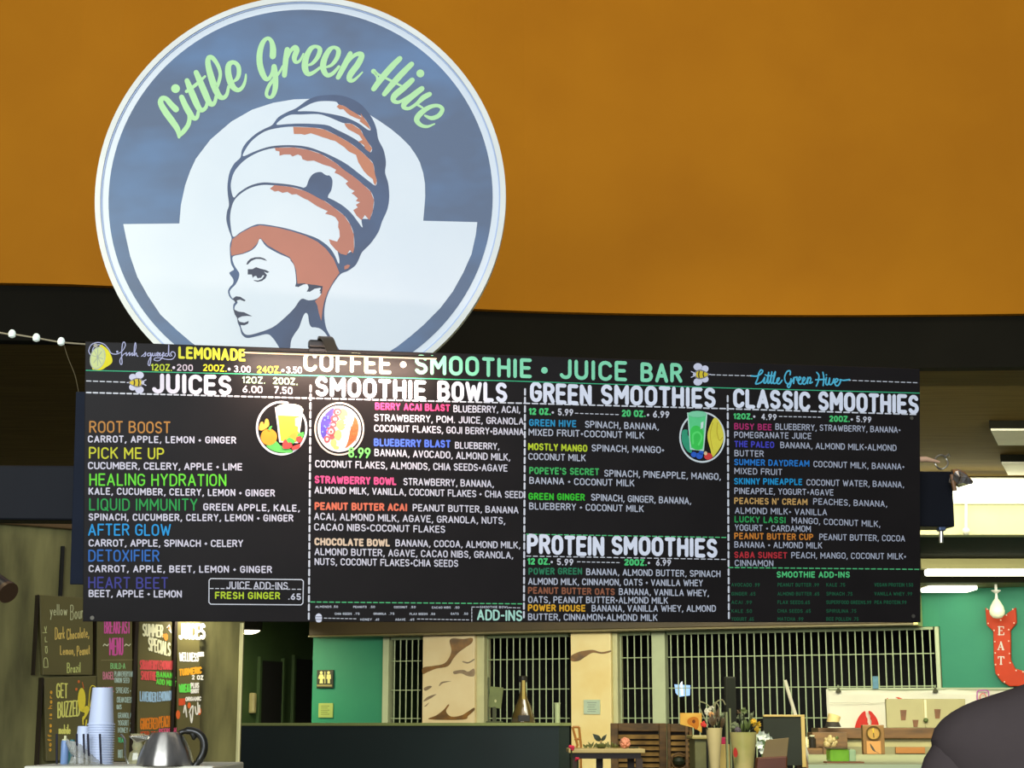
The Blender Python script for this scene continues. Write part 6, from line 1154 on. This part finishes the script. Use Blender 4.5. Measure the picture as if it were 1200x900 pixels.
# ---- white banner behind the back counter
YN = 15.5; FN = flat(YN)
bn = thing('cloth_banner', 'long white cloth banner with a split red coffee bean and a pink camera icon', 'banner', at(1080, 870, YN))
m_ = MB(); nx, nz = 60, 10; ua, va = FN.uv(970.5, 870); ub, vb = FN.uv(1240, 807.5)
for j in range(nz + 1):
    for i in range(nx + 1):
        s_, t_ = i / nx, j / nz; sag = -.02 * math.sin(PI * ((s_ * 2.2) % 1)) * t_ 
        m_.v.append(FN.pt(ua + (ub - ua) * s_, va + (vb - va) * t_ + sag * .5, .012 * math.sin(s_ * 40) * (1 - t_) * .6 + .01 * math.sin(s_ * 17 + t_ * 5)))
for j in range(nz):
    for i in range(nx): a_ = j * (nx + 1) + i; m_.f.append((a_, a_ + 1, a_ + nx + 2, a_ + nx + 1)); m_.m.append(0)
bo = m_.build('cloth', mat('white_banner_cloth', (240, 236, 208), .7, var=.05, scale=3), bn, smooth=True); so = bo.modifiers.new('thickness', 'SOLIDIFY'); so.thickness = .004
m_ = MB(); n_ = .045
m_.ppoly(FN, cr_spline(K7([(498, 530), (497, 490), (515, 430), (545, 380), (575, 352), (592, 350), (600, 395), (612, 420), (612, 450), (622, 475), (618, 530), (560, 560)]), True), n_)
m_.ppoly(FN, cr_spline(K7([(622, 346), (650, 352), (690, 400), (712, 450), (716, 490), (700, 540), (655, 540), (648, 480), (650, 440), (640, 420), (640, 390), (626, 370)]), True), n_)
m_.ppoly(FN, K7([(872, 215), (905, 217), (945, 232), (940, 240), (905, 236)]), n_); m_.ppoly(FN, K7([(788, 235), (800, 222), (812, 240), (800, 260), (785, 262)]), n_)
m_.build('printed_bean', paint((214, 46, 30)), bn)
m_ = MB(); q = [(1143.5, 811), (1145.5, 809.2), (1155, 809.2), (1157, 811), (1157, 822.5), (1155, 824.5), (1145.5, 824.5), (1143.5, 822.5)]
m_.pstrk(FN, q, 1.5, n_, closed=True); m_.pstrk(FN, ell(1150.2, 816.8, 3.6, 4, 16), 1.5, n_, 1, closed=True); m_.ppoly(FN, ell(1154, 812.2, .9, .9, 8), n_)
m_.build('printed_camera_icon', [paint((196, 110, 176)), paint((226, 140, 120))], bn)
m_ = MB(); m_.pstrk(FN, K7([(250, 268), (600, 268), (640, 275), (790, 265)]), .5, n_); m_.build('fold_shade_line', paint((196, 190, 160)), bn)  # crease shade drawn as a thin tan stroke on the cloth
MB().tube([at(971, 807.5, YN), at(1240, 807.5, YN)], .012, 8).build('top_rod', M_bar2, bn)
for x in (973, 1238): MB().bw(at(x, 820, YN).x - .01, at(x, 820, YN).x + .01, YN + .03, YN + .05, 0, at(x, 808, YN).z).build('banner_pole', M_bar2, bn)
for i, (x, y) in enumerate([(982.5, 810), (1096, 810)]):
    c = at(x, y, YN - .02); t = thing('binder_clip', ['small dark clip at the left end of the white banner', 'small dark clip on the white banner below the grille end'][i], 'clip', c)
    MB().add([c + V3((-.022, -.03, -.01)), c + V3((.022, -.03, -.01)), c + V3((.008, -.006, .028)), c + V3((-.008, -.006, .028)), c + V3((-.022, .05, -.01)), c + V3((.022, .05, -.01)), c + V3((.008, .03, .028)), c + V3((-.008, .03, .028))], [(0, 1, 2, 3), (7, 6, 5, 4), (0, 4, 5, 1), (1, 5, 6, 2), (2, 6, 7, 3), (3, 7, 4, 0)]).build('clip_body', mat('dark_clip_metal', (70, 70, 44), .4), t)
    MB().tube([c + V3((0, 0, .025)), c + V3((.006, 0, .055)), c + V3((-.006, 0, .055)), c + V3((0, 0, .025))], .003, 6).build('clip_wire', M_bar, t)
# beige panel box with two prints and a pull strip
YX = 14.3; FB_ = flat(YX)
bb = thing('menu_display_stand', 'beige double panel with small brown cup prints standing on the wooden rail', 'display board', at(1085, 853, YX))
for x0, x1 in [(1039.5, 1083.6), (1085, 1131)]: MB().pbox(FB_, x0, 819, x1, 853, -.04, 0).build('beige_panel', mat('beige_panel_paint', (172, 164, 112), .5, var=.08), bb, bevel=.004)
for x0, y0, x1, y1 in [(1055, 832, 1062.5, 844), (1095, 831, 1102.5, 842), (1069.5, 843.5, 1076.5, 852)]: MB().pprism(FB_, [(x0, y0), (x1, y0), (x1 - 1.2, y1), (x0 + 1.2, y1)], 0, .006).build('cup_print', mat('brown_cup_print', (128, 84, 44), .5, var=.35, scale=20), bb)
MB().pbox(FB_, 1083.8, 820, 1085.4, 842, 0, .01).build('pale_strip', mat('pale_strip_plastic', (230, 222, 170), .4), bb); MB().ball(at(1085, 844, YX - .02), .02).build('green_weight', fgr, bb)
MB().pbox(flat(15.45), 1023, 792.5, 1029, 807, -.01, .0).build('blue_tag', mat('blue_green_tag', (96, 150, 170), .5, var=.3, scale=20), label='small blue tag hanging on the grille above the banner', cat='tag')
# screen glowing inside the closed shop
YI = 20.9; FI = flat(YI)
tv = thing('glowing_screen', 'small blue white screen glowing behind the grille bars', 'screen', (at(799, 830, YI).x, YI, 0))
MB().pprism(FI, [(790.5, 802), (809, 803), (808.5, 815), (796, 816.5), (792, 812)], -.03, 0).build('screen_glass', mat('screen_glow', (120, 160, 220), .3, emit=(150, 190, 240), es=1.0), tv)
MB().pprism(FI, [(789, 800.5), (810.5, 801.5), (810, 816.5), (795, 818), (790.5, 813)], -.06, -.032).build('screen_case', M_dark, tv)
MB().ppoly(FI, [(797, 801), (799.5, 798), (801, 815), (798, 815)], .004).build('bright_window', mat('screen_glow_white', (230, 236, 250), .3, emit=(230, 240, 255), es=.9), tv)
MB().bw(at(797, 820, YI).x, at(803, 820, YI).x, YI + .02, YI + .06, 0, at(800, 816, YI).z).build('stand', M_dark, tv)

# ================================================================== PERSON (lower right)
px0, py0 = .972, 2.85
person = thing('person', 'person in a dark grey top, seen from behind at the lower right edge', 'person', (px0, py0, 0))
S_ = 1.0
def skin_mesh(name, nodes, edges, m, parent, sub=2, root=0):
    me = bpy.data.meshes.new(name); o = bpy.data.objects.new(name, me); col.objects.link(o)
    me.from_pydata([n[0] for n in nodes], edges, []); me.materials.append(m)
    o.parent = parent
    sk = o.modifiers.new('skin', 'SKIN'); sk.use_smooth_shade = True
    if not me.skin_vertices:
        bm_ = bmesh.new(); bm_.from_mesh(me); bm_.verts.layers.skin.verify(); bm_.to_mesh(me); bm_.free()
    for i, n in enumerate(nodes):
        sv = me.skin_vertices[0].data[i]; r = n[1]; sv.radius = r if isinstance(r, tuple) else (r, r); sv.use_root = (i == root)
    s2_ = o.modifiers.new('sub', 'SUBSURF'); s2_.levels = sub; s2_.render_levels = sub
    WO[o.name] = WO[parent.name]
    return o
nodes = [((0, 0, .95), .13), ((0, 0, 1.12), .125), ((0, 0, 1.30), .14), ((0, 0, 1.43), .08), ((0, -.005, 1.52), .055), ((0, .01, 1.60), .075), ((0, .015, 1.67), .085), ((0, .0, 1.73), .06)]
edges = [(0, 1), (1, 2), (2, 3), (3, 4), (4, 5), (5, 6), (6, 7)]
def add(n, to): nodes.append(n); edges.append((to, len(nodes) - 1)); return len(nodes) - 1
for s_ in (-1, 1):
    a_ = add(((s_ * .17, 0, 1.395), .06), 2); b_ = add(((s_ * .225, .0, 1.36), .055), a_); e_ = add(((s_ * .245, .02, 1.10), .04), b_); w_ = add(((s_ * .22, .12, .90), .028), e_); h_ = add(((s_ * .215, .16, .84), (.035, .018)), w_)
    th = add(((s_ * .18, .17, .83), .011), h_); add(((s_ * .165, .19, .80), .009), th)
    for f_i, ln in enumerate((.062, .07, .066, .05)):
        f1 = add(((s_ * .215 + (f_i - 1.5) * .018, .185, .80), .0095), h_); f2 = add(((s_ * .215 + (f_i - 1.5) * .019, .19, .80 - ln * .5), .0085), f1); add(((s_ * .215 + (f_i - 1.5) * .019, .178, .80 - ln), .0075), f2)
    l1_ = add(((s_ * .10, 0, .86), .095), 0); l2_ = add(((s_ * .11, .015, .50), .06), l1_); l3_ = add(((s_ * .11, -.02, .10), .04), l2_); l4_ = add(((s_ * .115, .06, .045), .038), l3_); add(((s_ * .12, .15, .035), .03), l4_)
skin_mesh('body', nodes, edges, mat('warm_skin', (196, 146, 112), .5, var=.05), person)
def loft(mb, rings, seg=28):
    vs = []; fs = []
    for cx_, cy_, cz_, a_, b_ in rings:
        for k in range(seg):
            t = 2 * PI * k / seg; c_, s_ = math.cos(t), math.sin(t); e = .85
            vs.append(V3((px0 + cx_ + a_ * math.copysign(abs(c_) ** e, c_), py0 + cy_ + b_ * math.copysign(abs(s_) ** e, s_), cz_)))
    for i in range(len(rings) - 1):
        for k in range(seg): fs.append((i * seg + k, i * seg + (k + 1) % seg, (i + 1) * seg + (k + 1) % seg, (i + 1) * seg + k))
    return mb.add(vs, fs)
M_shirt = mat('charcoal_sweater', (76, 67, 65), .9, spec=.1, var=.22, scale=7, bump=.25)
m_ = MB(); loft(m_, [(0, 0, .84, .185, .135), (0, 0, .95, .19, .14), (0, 0, 1.10, .19, .14), (0, 0, 1.25, .235, .145), (0, 0, 1.33, .28, .145), (0, 0, 1.38, .292, .135), (0, 0, 1.41, .27, .125), (0, 0, 1.433, .232, .112), (0, 0, 1.447, .19, .1), (0, 0, 1.464, .13, .085), (0, 0, 1.49, .075, .07), (0, 0, 1.50, .068, .064)])
for s_ in (-1, 1):
    P_ = [V3((px0 + s_ * x, py0 + y, z)) for x, y, z in [(.18, 0, 1.38), (.232, 0, 1.355), (.258, 0, 1.29), (.266, .0, 1.2), (.27, .02, 1.1), (.24, .07, 1.0), (.222, .118, .91)]]
    m_.tube(P_, [.05, .062, .066, .06, .055, .048, .04], 18)
so = m_.build('sweater', M_shirt, person, smooth=True); ss = so.modifiers.new('sub', 'SUBSURF'); ss.levels = 1; ss.render_levels = 1
m_ = MB(); loft(m_, [(0, 0, .80, .165, .125), (0, 0, .88, .17, .13), (0, 0, .97, .165, .125)])
for s_ in (-1, 1): m_.tube([V3((px0 + s_ * .09, py0, .90)), V3((px0 + s_ * .11, py0 + .015, .5)), V3((px0 + s_ * .11, py0 - .02, .08))], [.11, .08, .065], 18)
m_.build('trousers', mat('dark_denim', (40, 46, 62), .8), person, smooth=True)
for s_ in (-1, 1):
    m_ = MB(); m_.ball((px0 + s_ * .12, py0 + .06, .045), .055, .13, .045, 16); m_.build('shoe', mat('black_shoe', (30, 28, 28), .5), person, smooth=True)
m_ = MB(); m_.ball((px0, py0 - .005, 1.685), .088, .104, .11, 20); m_.build('hair', mat('dark_brown_hair', (46, 34, 26), .7, var=.3, scale=30), person, smooth=True)
m_ = MB(); m_.ball((px0, py0 + .105, 1.625), .014, .02, .02, 10)
for s_ in (-1, 1): m_.ball((px0 + s_ * .088, py0 + .01, 1.635), .012, .018, .03, 10)
m_.build('face_features', mat('warm_skin', (196, 146, 112), .5, var=.05), person, smooth=True)
